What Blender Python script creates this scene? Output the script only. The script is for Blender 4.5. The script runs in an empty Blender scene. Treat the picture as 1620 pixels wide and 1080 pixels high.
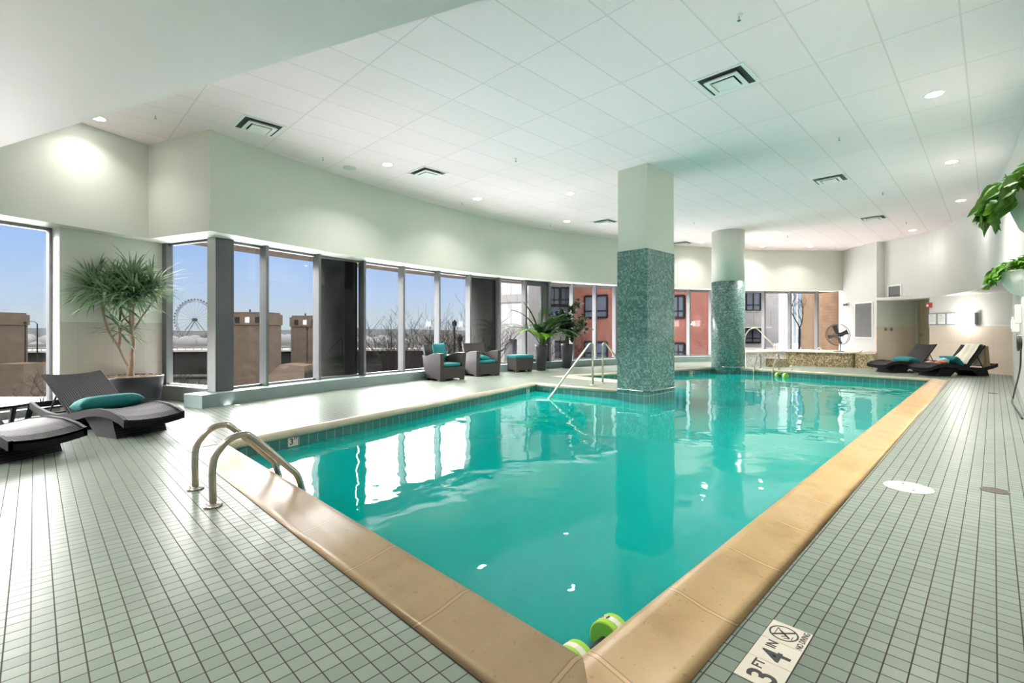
import bpy, bmesh, math, random
from mathutils import Vector, Matrix
from mathutils.geometry import tessellate_polygon
from mathutils import noise as mnoise

PI = math.pi
SC = bpy.context.scene
COL = SC.collection

# ------------------------------------------------------------------ camera, sky, exposure
H, F, CX, CY = 1.24, 758.62, 810.0, 520.3       # eye height, focal length in pixels, principal point of a 1620x1080 frame
YAW = 0.7834
CA, SA = math.cos(YAW), math.sin(YAW)
CZ = H + 3.074                                   # ceiling height

cam_data = bpy.data.cameras.new('camera')
cam_data.sensor_width = 36.0
cam_data.lens = F / 1620 * 36
cam_data.shift_y = -(540 - CY) / 1620
cam_data.clip_end = 3000
cam_data.clip_start = 0.02
cam = bpy.data.objects.new('camera', cam_data)
COL.objects.link(cam)
cam.matrix_world = Matrix(((CA, 0, -SA, 0), (-SA, 0, -CA, 0), (0, 1, 0, H), (0, 0, 0, 1)))
SC.camera = cam

SC.view_settings.view_transform = 'Standard'
SC.view_settings.look = 'None'
SC.view_settings.gamma = 1
SC.view_settings.use_curve_mapping = False
SC.view_settings.exposure = 2.45
SC.cycles.use_denoising = True
SC.cycles.max_bounces = 10
SC.cycles.diffuse_bounces = 6
SC.cycles.glossy_bounces = 5
SC.cycles.transparent_max_bounces = 16
SC.cycles.sample_clamp_indirect = 6
SC.cycles.caustics_reflective = False
SC.cycles.caustics_refractive = False

LAMP_W = 42.0          # power of one ceiling downlight
SKY_BRIGHT = 6.0       # overcast light high in the sky
SKY_LOW = 0.153         # clear band over the lake


def build_world():
    w = bpy.data.worlds.new('sky')
    SC.world = w
    w.use_nodes = True
    nt = w.node_tree
    nt.nodes.clear()
    out = nt.nodes.new('ShaderNodeOutputWorld')
    bg = nt.nodes.new('ShaderNodeBackground')
    tc = nt.nodes.new('ShaderNodeTexCoord')
    sep = nt.nodes.new('ShaderNodeSeparateXYZ')
    nt.links.new(tc.outputs['Generated'], sep.inputs[0])
    ramp = nt.nodes.new('ShaderNodeValToRGB')
    nz = nt.nodes.new('ShaderNodeTexNoise')
    nz.inputs['Scale'].default_value = 3.0
    nz.inputs['Detail'].default_value = 4.0
    ma = nt.nodes.new('ShaderNodeMath'); ma.operation = 'MULTIPLY_ADD'
    ma.inputs[1].default_value = 0.05; ma.inputs[2].default_value = -0.025
    nt.links.new(tc.outputs['Generated'], nz.inputs['Vector'])
    nt.links.new(nz.outputs['Fac'], ma.inputs[0])
    ad = nt.nodes.new('ShaderNodeMath'); ad.operation = 'ADD'
    nt.links.new(sep.outputs['Z'], ad.inputs[0])
    nt.links.new(ma.outputs[0], ad.inputs[1])
    mp = nt.nodes.new('ShaderNodeMapRange')
    mp.inputs['From Min'].default_value = -0.02
    mp.inputs['From Max'].default_value = 0.38
    nt.links.new(ad.outputs[0], mp.inputs['Value'])
    nt.links.new(mp.outputs[0], ramp.inputs[0])
    cr = ramp.color_ramp
    S, B = SKY_LOW, SKY_BRIGHT
    stops = [(0.0, (0.88 * S, 0.94 * S, 1.02 * S, 1)), (0.10, (0.86 * S, 0.94 * S, 1.05 * S, 1)),
             (0.22, (0.74 * S, 0.90 * S, 1.22 * S, 1)), (0.46, (0.50 * S, 0.74 * S, 1.30 * S, 1)),
             (0.60, (B, B * .915, B * .895, 1)), (1.0, (B, B * .915, B * .895, 1))]
    cr.elements[0].position, cr.elements[0].color = stops[0]
    cr.elements[1].position, cr.elements[1].color = stops[-1]
    for p, c in stops[1:-1]:
        e = cr.elements.new(p); e.color = c
    nt.links.new(ramp.outputs['Color'], bg.inputs['Color'])
    bg.inputs['Strength'].default_value = 1.0
    nt.links.new(bg.outputs[0], out.inputs[0])
    w.cycles.sampling_method = 'AUTOMATIC'


build_world()


# ------------------------------------------------------------------ measuring helpers
def at(px, py, z=0.0):
    """world point at height z for a point measured in the 1620x1080 photograph"""
    Z = (z - H) * -F / (py - CY)
    X = (px - CX) * Z / F
    return Vector((X * CA + Z * SA, -X * SA + Z * CA, z))


def bearing(px, Z, z=0.0):
    """world point on the bearing of photo column px at depth Z and height z"""
    X = (px - CX) * Z / F
    return Vector((X * CA + Z * SA, -X * SA + Z * CA, z))


def hgt(py, Z):
    return H + (CY - py) / F * Z


# ------------------------------------------------------------------ mesh helpers
def new_mesh_obj(name, bm, mat=None, parent=None, smooth=False, bevel=0.0, seg=2, loc=None, fix=True):
    me = bpy.data.meshes.new(name)
    if fix:
        bmesh.ops.recalc_face_normals(bm, faces=bm.faces)
    bm.to_mesh(me)
    bm.free()
    if mat is not None:
        for m in (mat if isinstance(mat, (list, tuple)) else [mat]):
            me.materials.append(m)
    if smooth:
        for p in me.polygons:
            p.use_smooth = True
    o = bpy.data.objects.new(name, me)
    COL.objects.link(o)
    if parent is not None:
        o.parent = parent
    if loc is not None:
        o.location = loc
    if bevel > 0:
        b = o.modifiers.new('bevel', 'BEVEL')
        b.width = bevel; b.segments = seg; b.limit_method = 'ANGLE'; b.angle_limit = math.radians(40)
        if hasattr(b, 'harden_normals'):
            b.harden_normals = False
    return o


def tag(o, label=None, cat=None, group=None, kind=None):
    if label: o['label'] = label
    if cat: o['category'] = cat
    if group: o['group'] = group
    if kind: o['kind'] = kind
    return o


def thing(name, label, cat, loc=(0, 0, 0), rotz=0.0, group=None, kind=None):
    o = bpy.data.objects.new(name, None)
    o.empty_display_size = 0.1
    COL.objects.link(o)
    o.location = loc
    o.rotation_euler = (0, 0, rotz)
    return tag(o, label, cat, group, kind)


def structure(o):
    o['kind'] = 'structure'
    return o


def copy_thing(root, loc, rotz, label, group=None):
    r = root.copy(); COL.objects.link(r)
    r.location = loc; r.rotation_euler = (0, 0, rotz)
    r['label'] = label
    if group: r['group'] = group
    for ch in list(root.children):
        c = ch.copy(); COL.objects.link(c); c.parent = r
        for g in list(ch.children):
            d = g.copy(); COL.objects.link(d); d.parent = c
    return r


def BM():
    return bmesh.new()


def box(bm, cx, cy, cz, sx, sy, sz, rz=0.0, M=None):
    vs = []
    c, s = math.cos(rz), math.sin(rz)
    for dx in (-.5, .5):
        for dy in (-.5, .5):
            for dz in (-.5, .5):
                x, y = dx * sx, dy * sy
                p = Vector((cx + x * c - y * s, cy + x * s + y * c, cz + dz * sz))
                vs.append(bm.verts.new(M @ p if M else p))
    for f in ((0, 1, 3, 2), (4, 6, 7, 5), (0, 4, 5, 1), (2, 3, 7, 6), (0, 2, 6, 4), (1, 5, 7, 3)):
        bm.faces.new([vs[i] for i in f])
    return vs


def prism(bm, poly, z0, z1, cap_top=True, cap_bot=True):
    """vertical prism over a plan polygon"""
    n = len(poly)
    lo = [bm.verts.new((p[0], p[1], z0)) for p in poly]
    hi = [bm.verts.new((p[0], p[1], z1)) for p in poly]
    for i in range(n):
        j = (i + 1) % n
        bm.faces.new((lo[i], lo[j], hi[j], hi[i]))
    tris = tessellate_polygon([[Vector((p[0], p[1], 0)) for p in poly]])
    for t in tris:
        try:
            if cap_top: bm.faces.new([hi[k] for k in t])
            if cap_bot: bm.faces.new([lo[k] for k in reversed(t)])
        except ValueError:
            pass


def strip_wall(bm, line, z0, z1):
    """a vertical sheet along a plan polyline"""
    lo = [bm.verts.new((p[0], p[1], z0)) for p in line]
    hi = [bm.verts.new((p[0], p[1], z1)) for p in line]
    for i in range(len(line) - 1):
        bm.faces.new((lo[i], lo[i + 1], hi[i + 1], hi[i]))


def band(bm, a, b, z0, z1):
    """solid between two plan polylines with the same number of points"""
    n = len(a)
    A0 = [bm.verts.new((p[0], p[1], z0)) for p in a]; A1 = [bm.verts.new((p[0], p[1], z1)) for p in a]
    B0 = [bm.verts.new((p[0], p[1], z0)) for p in b]; B1 = [bm.verts.new((p[0], p[1], z1)) for p in b]
    for i in range(n - 1):
        bm.faces.new((A0[i], A0[i + 1], A1[i + 1], A1[i]))
        bm.faces.new((B0[i + 1], B0[i], B1[i], B1[i + 1]))
        bm.faces.new((A1[i], A1[i + 1], B1[i + 1], B1[i]))
        bm.faces.new((A0[i + 1], A0[i], B0[i], B0[i + 1]))
    bm.faces.new((A0[0], A1[0], B1[0], B0[0]))
    bm.faces.new((A0[-1], B0[-1], B1[-1], A1[-1]))


def ring_frame(t):
    t = t.normalized()
    up = Vector((0, 0, 1)) if abs(t.z) < 0.95 else Vector((1, 0, 0))
    a = t.cross(up).normalized()
    return a, t.cross(a).normalized()


def tube(bm, pts, r, seg=10, caps=True):
    pts = [Vector(p) for p in pts]
    n = len(pts)
    rr = r if isinstance(r, (list, tuple)) else [r] * n
    rings = []
    a = None
    for i, p in enumerate(pts):
        t = (pts[min(i + 1, n - 1)] - pts[max(i - 1, 0)])
        if t.length < 1e-9: t = Vector((0, 0, 1))
        t.normalize()
        if a is None:
            a, b = ring_frame(t)
        else:
            a = (a - t * a.dot(t))
            if a.length < 1e-6: a, b = ring_frame(t)
            a.normalize(); b = t.cross(a)
        rings.append([bm.verts.new(p + (a * math.cos(2 * PI * k / seg) + b * math.sin(2 * PI * k / seg)) * rr[i]) for k in range(seg)])
    for i in range(n - 1):
        for k in range(seg):
            j = (k + 1) % seg
            bm.faces.new((rings[i][k], rings[i][j], rings[i + 1][j], rings[i + 1][k]))
    if caps:
        bm.faces.new(list(reversed(rings[0]))); bm.faces.new(rings[-1])


def smooth_path(pts, sub=6):
    """Catmull-Rom through the points"""
    P = [Vector(p) for p in pts]
    P = [P[0] * 2 - P[1]] + P + [P[-1] * 2 - P[-2]]
    out = []
    for i in range(1, len(P) - 2):
        for k in range(sub):
            t = k / sub
            p0, p1, p2, p3 = P[i - 1], P[i], P[i + 1], P[i + 2]
            out.append(0.5 * ((2 * p1) + (p2 - p0) * t + (2 * p0 - 5 * p1 + 4 * p2 - p3) * t * t + (3 * p1 - p0 - 3 * p2 + p3) * t ** 3))
    out.append(P[-2])
    return out


def fillet_path(pts, rad, seg=8):
    """polyline with rounded corners"""
    P = [Vector(p) for p in pts]
    out = [P[0]]
    for i in range(1, len(P) - 1):
        a, b, c = P[i - 1], P[i], P[i + 1]
        r = rad[i - 1] if isinstance(rad, (list, tuple)) else rad
        u = (a - b); v = (c - b)
        d = min(r, u.length * .49, v.length * .49)
        p0, p2 = b + u.normalized() * d, b + v.normalized() * d
        for k in range(seg + 1):
            t = k / seg
            out.append((1 - t) ** 2 * p0 + 2 * t * (1 - t) * b + t * t * p2)
    out.append(P[-1])
    return out


def lathe(bm, prof, seg=32, cx=0, cy=0, close=True, start=0.0, span=2 * PI):
    full = abs(span - 2 * PI) < 1e-6
    n = seg if full else seg + 1
    rings = []
    for r, z in prof:
        rings.append([bm.verts.new((cx + r * math.cos(start + span * k / seg), cy + r * math.sin(start + span * k / seg), z)) for k in range(n)])
    for i in range(len(prof) - 1):
        for k in range(n if full else n - 1):
            j = (k + 1) % n
            try:
                bm.faces.new((rings[i][k], rings[i][j], rings[i + 1][j], rings[i + 1][k]))
            except ValueError:
                pass
    if close and full:
        if prof[0][0] > 1e-5: bm.faces.new(list(reversed(rings[0])))
        if prof[-1][0] > 1e-5: bm.faces.new(rings[-1])
    bmesh.ops.remove_doubles(bm, verts=bm.verts, dist=1e-6)


def cyl(bm, p0, p1, r, seg=16):
    tube(bm, [p0, p1], r, seg)


def offset_line(line, d):
    """plan polyline moved d to its left-hand side"""
    out = []
    n = len(line)
    for i in range(n):
        p = Vector(line[i][:2])
        a = Vector(line[max(i - 1, 0)][:2]); b = Vector(line[min(i + 1, n - 1)][:2])
        if i == 0 or i == n - 1:
            t = (b - a).normalized(); nrm = Vector((-t.y, t.x)); out.append(p + nrm * d)
        else:
            t1 = (p - a).normalized(); t2 = (b - p).normalized()
            n1 = Vector((-t1.y, t1.x)); n2 = Vector((-t2.y, t2.x))
            m = (n1 + n2).normalized()
            out.append(p + m * (d / max(0.3, m.dot(n1))))
    return out


def text_mesh(name, body, size, mat, parent, M, extrude=0.0006, align='CENTER', bold=.018):
    cu = bpy.data.curves.new(name, 'FONT')
    cu.body = body; cu.size = size; cu.align_x = align; cu.align_y = 'CENTER'
    cu.extrude = extrude
    cu.offset = size * bold
    to = bpy.data.objects.new(name + '_tmp', cu)
    COL.objects.link(to)
    dg = bpy.context.evaluated_depsgraph_get()
    me = bpy.data.meshes.new_from_object(to.evaluated_get(dg))
    bpy.data.objects.remove(to)
    me.transform(M)
    me.materials.clear(); me.materials.append(mat)
    me.name = name
    o = bpy.data.objects.new(name, me)
    COL.objects.link(o)
    o.parent = parent
    return o


# ------------------------------------------------------------------ materials
MATS = {}


class NT:
    def __init__(self, name):
        self.m = bpy.data.materials.new(name)
        self.m.use_nodes = True
        self.t = self.m.node_tree
        self.t.nodes.clear()
        self.out = self.n('ShaderNodeOutputMaterial')

    def n(self, kind, **kw):
        nd = self.t.nodes.new(kind)
        for k, v in kw.items():
            setattr(nd, k, v)
        return nd

    def l(self, a, b):
        self.t.links.new(a, b)

    def val(self, socket, v):
        if hasattr(v, 'is_output') or isinstance(v, bpy.types.NodeSocket):
            self.l(v, socket)
        else:
            socket.default_value = v

    def math(self, op, a, b=None, c=None):
        nd = self.n('ShaderNodeMath', operation=op)
        self.val(nd.inputs[0], a)
        if b is not None: self.val(nd.inputs[1], b)
        if c is not None: self.val(nd.inputs[2], c)
        return nd.outputs[0]

    def mix(self, fac, a, b, blend='MIX'):
        nd = self.n('ShaderNodeMix', data_type='RGBA', blend_type=blend)
        self.val(nd.inputs[0], fac); self.val(nd.inputs[6], a); self.val(nd.inputs[7], b)
        return nd.outputs[2]

    def obj(self):
        return self.n('ShaderNodeTexCoord').outputs['Object']

    def noise(self, scale, detail=3, vec=None, rough=.5):
        nd = self.n('ShaderNodeTexNoise')
        nd.inputs['Scale'].default_value = scale; nd.inputs['Detail'].default_value = detail
        nd.inputs['Roughness'].default_value = rough
        self.l(vec if vec is not None else self.obj(), nd.inputs['Vector'])
        return nd.outputs['Fac']

    def ramp(self, fac, stops):
        nd = self.n('ShaderNodeValToRGB')
        cr = nd.color_ramp
        cr.elements[0].position, cr.elements[0].color = stops[0][0], (*stops[0][1], 1)
        cr.elements[1].position, cr.elements[1].color = stops[-1][0], (*stops[-1][1], 1)
        for p, c in stops[1:-1]:
            e = cr.elements.new(p); e.color = (*c, 1)
        self.l(fac, nd.inputs[0])
        return nd.outputs['Color']

    def bump(self, height, strength=.3, dist=.01, normal=None):
        nd = self.n('ShaderNodeBump')
        nd.inputs['Strength'].default_value = strength; nd.inputs['Distance'].default_value = dist
        self.l(height, nd.inputs['Height'])
        if normal is not None: self.l(normal, nd.inputs['Normal'])
        return nd.outputs['Normal']

    def bsdf(self, color, rough=.5, metal=0.0, normal=None, spec=.5, **kw):
        b = self.n('ShaderNodeBsdfPrincipled')
        self.val(b.inputs['Base Color'], color if not isinstance(color, tuple) else (*color[:3], 1))
        self.val(b.inputs['Roughness'], rough)
        self.val(b.inputs['Metallic'], metal)
        self.val(b.inputs['Specular IOR Level'], spec)
        if normal is not None: self.l(normal, b.inputs['Normal'])
        for k, v in kw.items():
            self.val(b.inputs[k], v)
        self.l(b.outputs[0], self.out.inputs[0])
        return b


def srgb(r, g, b):
    def f(c):
        c /= 255
        return c / 12.92 if c <= .04045 else ((c + .055) / 1.055) ** 2.4
    return (f(r), f(g), f(b))


def simple(name, rgb, rough=.5, metal=0.0, var=.06, scale=6.0, bump=0.0, bscale=60, spec=.5, **kw):
    """one colour with a faint procedural mottling"""
    k = NT(name)
    nz = k.noise(scale, 3)
    lo = tuple(c * (1 - var) for c in rgb); hi = tuple(min(1, c * (1 + var)) for c in rgb)
    col = k.ramp(nz, [(.3, lo), (.7, hi)])
    nrm = None
    if bump:
        nrm = k.bump(k.noise(bscale, 2), bump, .004)
    k.bsdf(col, rough, metal, nrm, spec, **kw)
    return k.m


def brick_mat(name, c1, c2, mortar, w, h, msize, rough=.4, coords=None, offset=0.0, origin=(0, 0, 0), bump=.25, spec=.5, mottle=.0, bias=0.0):
    k = NT(name)
    vec = coords(k) if coords else k.obj()
    if origin != (0, 0, 0):
        va = k.n('ShaderNodeVectorMath', operation='SUBTRACT')
        k.l(vec, va.inputs[0]); va.inputs[1].default_value = origin
        vec = va.outputs[0]
    b = k.n('ShaderNodeTexBrick')
    b.offset = offset; b.offset_frequency = 2; b.squash = 1
    b.inputs['Scale'].default_value = 1
    b.inputs['Color1'].default_value = (*c1, 1); b.inputs['Color2'].default_value = (*c2, 1)
    b.inputs['Mortar'].default_value = (*mortar, 1)
    b.inputs['Mortar Size'].default_value = msize
    b.inputs['Mortar Smooth'].default_value = .1
    b.inputs['Bias'].default_value = bias
    b.inputs['Brick Width'].default_value = w; b.inputs['Row Height'].default_value = h
    k.l(vec, b.inputs['Vector'])
    col = b.outputs['Color']
    if mottle:
        nz = k.noise(2.5, 4)
        g = k.ramp(nz, [(.3, (1 - mottle,) * 3), (.7, (1.0, 1.0, 1.0))])
        col = k.mix(1.0, col, g, 'MULTIPLY')
    inv = k.math('SUBTRACT', 1.0, b.outputs['Fac'])
    nrm = k.bump(inv, bump, .002) if bump else None
    rg = k.math('MULTIPLY_ADD', b.outputs['Fac'], .5, rough)
    k.bsdf(col, rg, 0, nrm, spec)
    return k.m


def wall_uv(k):
    """u along the wall (x and y mixed), v up: for wall surfaces"""
    sep = k.n('ShaderNodeSeparateXYZ'); k.l(k.obj(), sep.inputs[0])
    cmb = k.n('ShaderNodeCombineXYZ')
    k.l(k.math('ADD', sep.outputs[0], sep.outputs[1]), cmb.inputs[0]); k.l(sep.outputs[2], cmb.inputs[1])
    return cmb.outputs[0]


def wall_uv_y(k):
    sep = k.n('ShaderNodeSeparateXYZ'); k.l(k.obj(), sep.inputs[0])
    cmb = k.n('ShaderNodeCombineXYZ')
    k.l(k.math('MULTIPLY_ADD', sep.outputs[1], 1.345, 0.0), cmb.inputs[0]); k.l(sep.outputs[2], cmb.inputs[1])
    return cmb.outputs[0]


def round_uv(r):
    def f(k):
        sep = k.n('ShaderNodeSeparateXYZ'); k.l(k.obj(), sep.inputs[0])
        ang = k.math('ARCTAN2', sep.outputs[1], sep.outputs[0])
        cmb = k.n('ShaderNodeCombineXYZ')
        k.l(k.math('MULTIPLY', ang, r), cmb.inputs[0]); k.l(sep.outputs[2], cmb.inputs[1])
        return cmb.outputs[0]
    return f


TP = 0.0748     # pitch of the small floor tiles
SIGN = at(1223.1, 980.1, 0)
M_floor = brick_mat('floor_tile', (.228, .268, .228), (.19, .228, .192), (.056, .048, .036), TP, TP, .0026, rough=.32, spec=.24,
                    origin=(SIGN.x, SIGN.y, 0), bump=.3, mottle=.06)
M_ceiling = None


def ceiling_material():
    k = NT('ceiling_tile')
    va = k.n('ShaderNodeVectorMath', operation='SUBTRACT')
    k.l(k.obj(), va.inputs[0]); va.inputs[1].default_value = (3.975, 2.673, 0)
    b = k.n('ShaderNodeTexBrick')
    b.offset = 0; b.squash = 1
    b.inputs['Scale'].default_value = 1
    b.inputs['Color1'].default_value = (.93, .815, .845, 1); b.inputs['Color2'].default_value = (.90, .79, .815, 1)
    b.inputs['Mortar'].default_value = (.78, .67, .69, 1)
    b.inputs['Mortar Size'].default_value = .009; b.inputs['Mortar Smooth'].default_value = .15
    b.inputs['Brick Width'].default_value = 1.2192; b.inputs['Row Height'].default_value = .6113
    k.l(va.outputs[0], b.inputs['Vector'])
    sp = k.noise(160, 2)
    g = k.ramp(sp, [(.38, (.93, .93, .93)), (.55, (1, 1, 1))])
    col = k.mix(1.0, b.outputs['Color'], g, 'MULTIPLY')
    nrm = k.bump(sp, .12, .002)
    k.bsdf(col, .85, 0, nrm, .2)
    return k.m


M_ceiling = ceiling_material()
M_paint_green = simple('paint_pale_green', (.66, .675, .61), .6, var=.015, scale=1.5, bump=.03, bscale=200)
M_paint_white = simple('paint_white', (.63, .62, .605), .6, var=.012, scale=1.5, bump=.03, bscale=200)
M_paint_soffit = simple('paint_white_soffit', (.80, .74, .745), .6, var=.012, scale=1.5)
M_trim_white = simple('trim_white', (.82, .82, .81), .4, var=.02)
M_beige_tile = brick_mat('beige_wall_tile', (0.705, 0.598, 0.501), (0.673, 0.566, 0.470), (0.588, 0.501, 0.418), .61, .41, .004, rough=.3, coords=wall_uv_y, bump=.1)
M_beige_tile_left = brick_mat('grey_beige_wall_tile', (0.561, 0.515, 0.453), (0.542, 0.496, 0.435), (0.496, 0.449, 0.393), .61, .335, .004, rough=.35, coords=wall_uv, bump=.1)
M_plinth = simple('plinth_paint_sage', (0.216, 0.288, 0.277), .45, var=.04)
M_alu = simple('window_aluminium', (0.180, 0.182, 0.189), .38, metal=.35, var=.03)
M_post = simple('grey_window_post', (.46, .46, .465), .5, var=.03)
M_alu_dark = simple('window_aluminium_dark', (.10, .105, .11), .4, metal=.3, var=.05)
M_canopy = simple('canopy_tan', (0.048, 0.038, 0.031), .7, var=.05, spec=0)
M_steel = simple('brushed_steel', (0.496, 0.456, 0.400), .26, metal=1.0, var=.06, scale=30)
M_chrome = simple('polished_chrome', (.75, .76, .76), .12, metal=1.0, var=.02)
M_black = simple('black_plastic', (.02, .02, .022), .4, var=.1)
M_ink = simple('black_lettering', (.012, .011, .011), .5, var=.05)
M_sign_tile = simple('cream_ceramic_tile', (.74, .67, .57), .25, var=.03)
M_white_plastic = simple('white_plastic', (.78, .78, .76), .4, var=.02)
M_pot_dark = simple('charcoal_planter', (0.032, 0.032, 0.039), .42, var=.08)
M_pot_grey = simple('slate_planter', (0.025, 0.027, 0.035), .36, var=.06)
M_soil = simple('bark_mulch', (.40, .31, .23), .9, var=.35, scale=40, bump=.6, bscale=60)
M_teal = simple('teal_canvas', (0.000, 0.147, 0.157), .75, var=.08, scale=10, bump=.12, bscale=500)
M_towel_white = simple('white_towel', (.78, .72, .62), .9, var=.05, bump=.3, bscale=200)
M_towel_blue = simple('pale_blue_towel', (.30, .58, .68), .9, var=.1, bump=.3, bscale=200)
M_towel_tan = simple('tan_towel', (.50, .38, .24), .9, var=.1, bump=.3, bscale=200)
M_orange = simple('orange_cloth', (.78, .14, .05), .8, var=.15)
M_pink = simple('pink_cloth', (.80, .38, .42), .8, var=.12)
M_green_foam = simple('lime_foam', (.36, .62, .06), .7, var=.06)
M_green_foam_side = simple('green_foam', (.16, .42, .05), .75, var=.06)
M_white_foam = simple('white_foam', (.80, .78, .72), .7, var=.03)
M_bowl = simple('white_ceramic_bowl', (.86, .83, .81), .35, var=.02)
M_door = simple('door_paint_khaki', (.46, .40, .27), .45, var=.04)
M_grey_frame = simple('grey_frame', (.30, .30, .31), .4, var=.04)
M_paper = simple('paper_white', (.80, .81, .82), .7, var=.03)
M_print = simple('grey_print', (.35, .36, .40), .7, var=.1)
M_red = simple('alarm_red', (.50, .05, .05), .4, var=.05)
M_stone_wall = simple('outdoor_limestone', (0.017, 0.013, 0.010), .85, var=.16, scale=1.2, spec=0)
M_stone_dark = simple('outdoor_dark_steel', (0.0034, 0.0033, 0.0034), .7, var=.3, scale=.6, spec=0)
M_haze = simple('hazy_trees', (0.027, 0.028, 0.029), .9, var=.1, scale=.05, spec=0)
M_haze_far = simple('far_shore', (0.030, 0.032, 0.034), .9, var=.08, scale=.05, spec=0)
M_wheel = simple('haze_paled_wheel', (0.0220, 0.0235, 0.0260), .6, var=.05, spec=0)  # haze is put into the wheel's colour, which pales the steel
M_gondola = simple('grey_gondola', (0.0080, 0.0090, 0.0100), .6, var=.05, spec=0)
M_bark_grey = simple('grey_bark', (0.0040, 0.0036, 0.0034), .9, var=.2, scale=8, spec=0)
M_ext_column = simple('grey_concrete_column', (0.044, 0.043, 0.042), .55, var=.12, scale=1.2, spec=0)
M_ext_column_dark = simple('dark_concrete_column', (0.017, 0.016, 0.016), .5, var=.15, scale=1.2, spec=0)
M_white_panel = brick_mat('white_metal_panel', (0.101, 0.102, 0.104), (0.092, 0.094, 0.095), (0.039, 0.039, 0.041), .62, 1.4, .02, rough=.5, coords=wall_uv, bump=.1, spec=0)
M_white_sky = simple('overexposed_sky_white', (0.120, 0.120, 0.120), .8, var=.03, spec=0)  # the white of overexposed sky, put into a surface colour
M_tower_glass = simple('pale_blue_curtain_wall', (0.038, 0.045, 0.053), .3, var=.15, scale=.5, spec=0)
M_concrete = simple('pale_concrete', (0.053, 0.052, 0.052), .8, var=.08, scale=.7, spec=0)
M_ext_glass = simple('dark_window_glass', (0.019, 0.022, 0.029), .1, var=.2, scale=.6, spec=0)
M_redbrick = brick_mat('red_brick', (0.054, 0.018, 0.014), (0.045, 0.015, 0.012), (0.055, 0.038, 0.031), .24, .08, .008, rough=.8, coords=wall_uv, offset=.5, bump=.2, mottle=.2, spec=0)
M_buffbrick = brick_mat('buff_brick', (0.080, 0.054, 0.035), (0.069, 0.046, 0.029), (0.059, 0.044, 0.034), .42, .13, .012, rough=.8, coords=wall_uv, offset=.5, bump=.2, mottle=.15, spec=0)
M_asphalt = simple('asphalt', (0.011, 0.011, 0.010), .9, var=.3, scale=.05, spec=0)
M_snowy = simple('snow_covered_ground', (.84, .85, .87), .9, var=.06, scale=.8)
M_grate = simple('drain_grate_metal', (.12, .10, .08), .4, metal=.6, var=.2)


def mosaic_material(name, stops, size, coords, rough=.22):
    """tiny square glass tiles, each with its own tint"""
    k = NT(name)
    vec = coords(k)
    vm = k.n('ShaderNodeVectorMath', operation='SCALE'); k.l(vec, vm.inputs[0]); vm.inputs['Scale'].default_value = 1 / size
    fl = k.n('ShaderNodeVectorMath', operation='FLOOR'); k.l(vm.outputs[0], fl.inputs[0])
    wn = k.n('ShaderNodeTexWhiteNoise'); wn.noise_dimensions = '3D'; k.l(fl.outputs[0], wn.inputs['Vector'])
    big = k.n('ShaderNodeVectorMath', operation='SCALE'); k.l(vm.outputs[0], big.inputs[0]); big.inputs['Scale'].default_value = .42
    fl2 = k.n('ShaderNodeVectorMath', operation='FLOOR'); k.l(big.outputs[0], fl2.inputs[0])
    wn2 = k.n('ShaderNodeTexWhiteNoise'); wn2.noise_dimensions = '3D'; k.l(fl2.outputs[0], wn2.inputs['Vector'])
    f = k.math('ADD', k.math('MULTIPLY', wn.outputs['Value'], .65), k.math('MULTIPLY', wn2.outputs['Value'], .35))
    col = k.ramp(f, stops)
    b = k.n('ShaderNodeTexBrick'); b.offset = 0
    b.inputs['Scale'].default_value = 1; b.inputs['Mortar Size'].default_value = size * .06
    b.inputs['Brick Width'].default_value = size; b.inputs['Row Height'].default_value = size
    k.l(vec, b.inputs['Vector'])
    col = k.mix(b.outputs['Fac'], col, (.16, .20, .18, 1))
    nrm = k.bump(k.math('SUBTRACT', 1.0, b.outputs['Fac']), .25, .002)
    k.bsdf(col, rough, 0, nrm, .5)
    return k.m


TEAL_STOPS = [(.15, (.050, .135, .125)), (.42, (.085, .20, .18)), (.58, (.125, .26, .235)), (.74, (.19, .36, .33)), (.92, (.27, .44, .40))]
M_mosaic = mosaic_material('teal_glass_mosaic', TEAL_STOPS, .030, wall_uv)
M_mosaic_round = mosaic_material('teal_glass_mosaic_round', TEAL_STOPS, .028, round_uv(.49))


def pebble_material(name, stops, scale=34.0):
    k = NT(name)
    v = k.n('ShaderNodeTexVoronoi'); v.inputs['Scale'].default_value = scale
    sep = k.n('ShaderNodeSeparateXYZ'); k.l(k.obj(), sep.inputs[0])
    cmb = k.n('ShaderNodeCombineXYZ')
    k.l(k.math('ADD', sep.outputs[0], sep.outputs[1]), cmb.inputs[0])
    k.l(sep.outputs[2], cmb.inputs[1])
    k.l(k.math('SUBTRACT', sep.outputs[0], sep.outputs[1]), cmb.inputs[2])
    k.l(cmb.outputs[0], v.inputs['Vector'])
    bw = k.n('ShaderNodeRGBToBW'); k.l(v.outputs['Color'], bw.inputs[0])
    col = k.ramp(bw.outputs[0], stops)
    nrm = k.bump(v.outputs['Distance'], .2, .004)
    k.bsdf(col, .3, 0, nrm, .5)
    return k.m


M_pebble = pebble_material('brown_pebble_mosaic', [(.25, (.15, .105, .05)), (.45, (.25, .185, .10)), (.6, (.42, .34, .21)), (.8, (.54, .46, .31))], 28)
M_pebble_glare = pebble_material('pebble_mosaic_glare', [(.25, (.42, .42, .41)), (.45, (.62, .62, .60)), (.6, (.72, .72, .70)), (.8, (.78, .78, .76))], 28)  # same mosaic as the brown one, with glare put into its colours
M_spa_cap = simple('cream_stone_cap', (.66, .62, .52), .4, var=.05)


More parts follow.
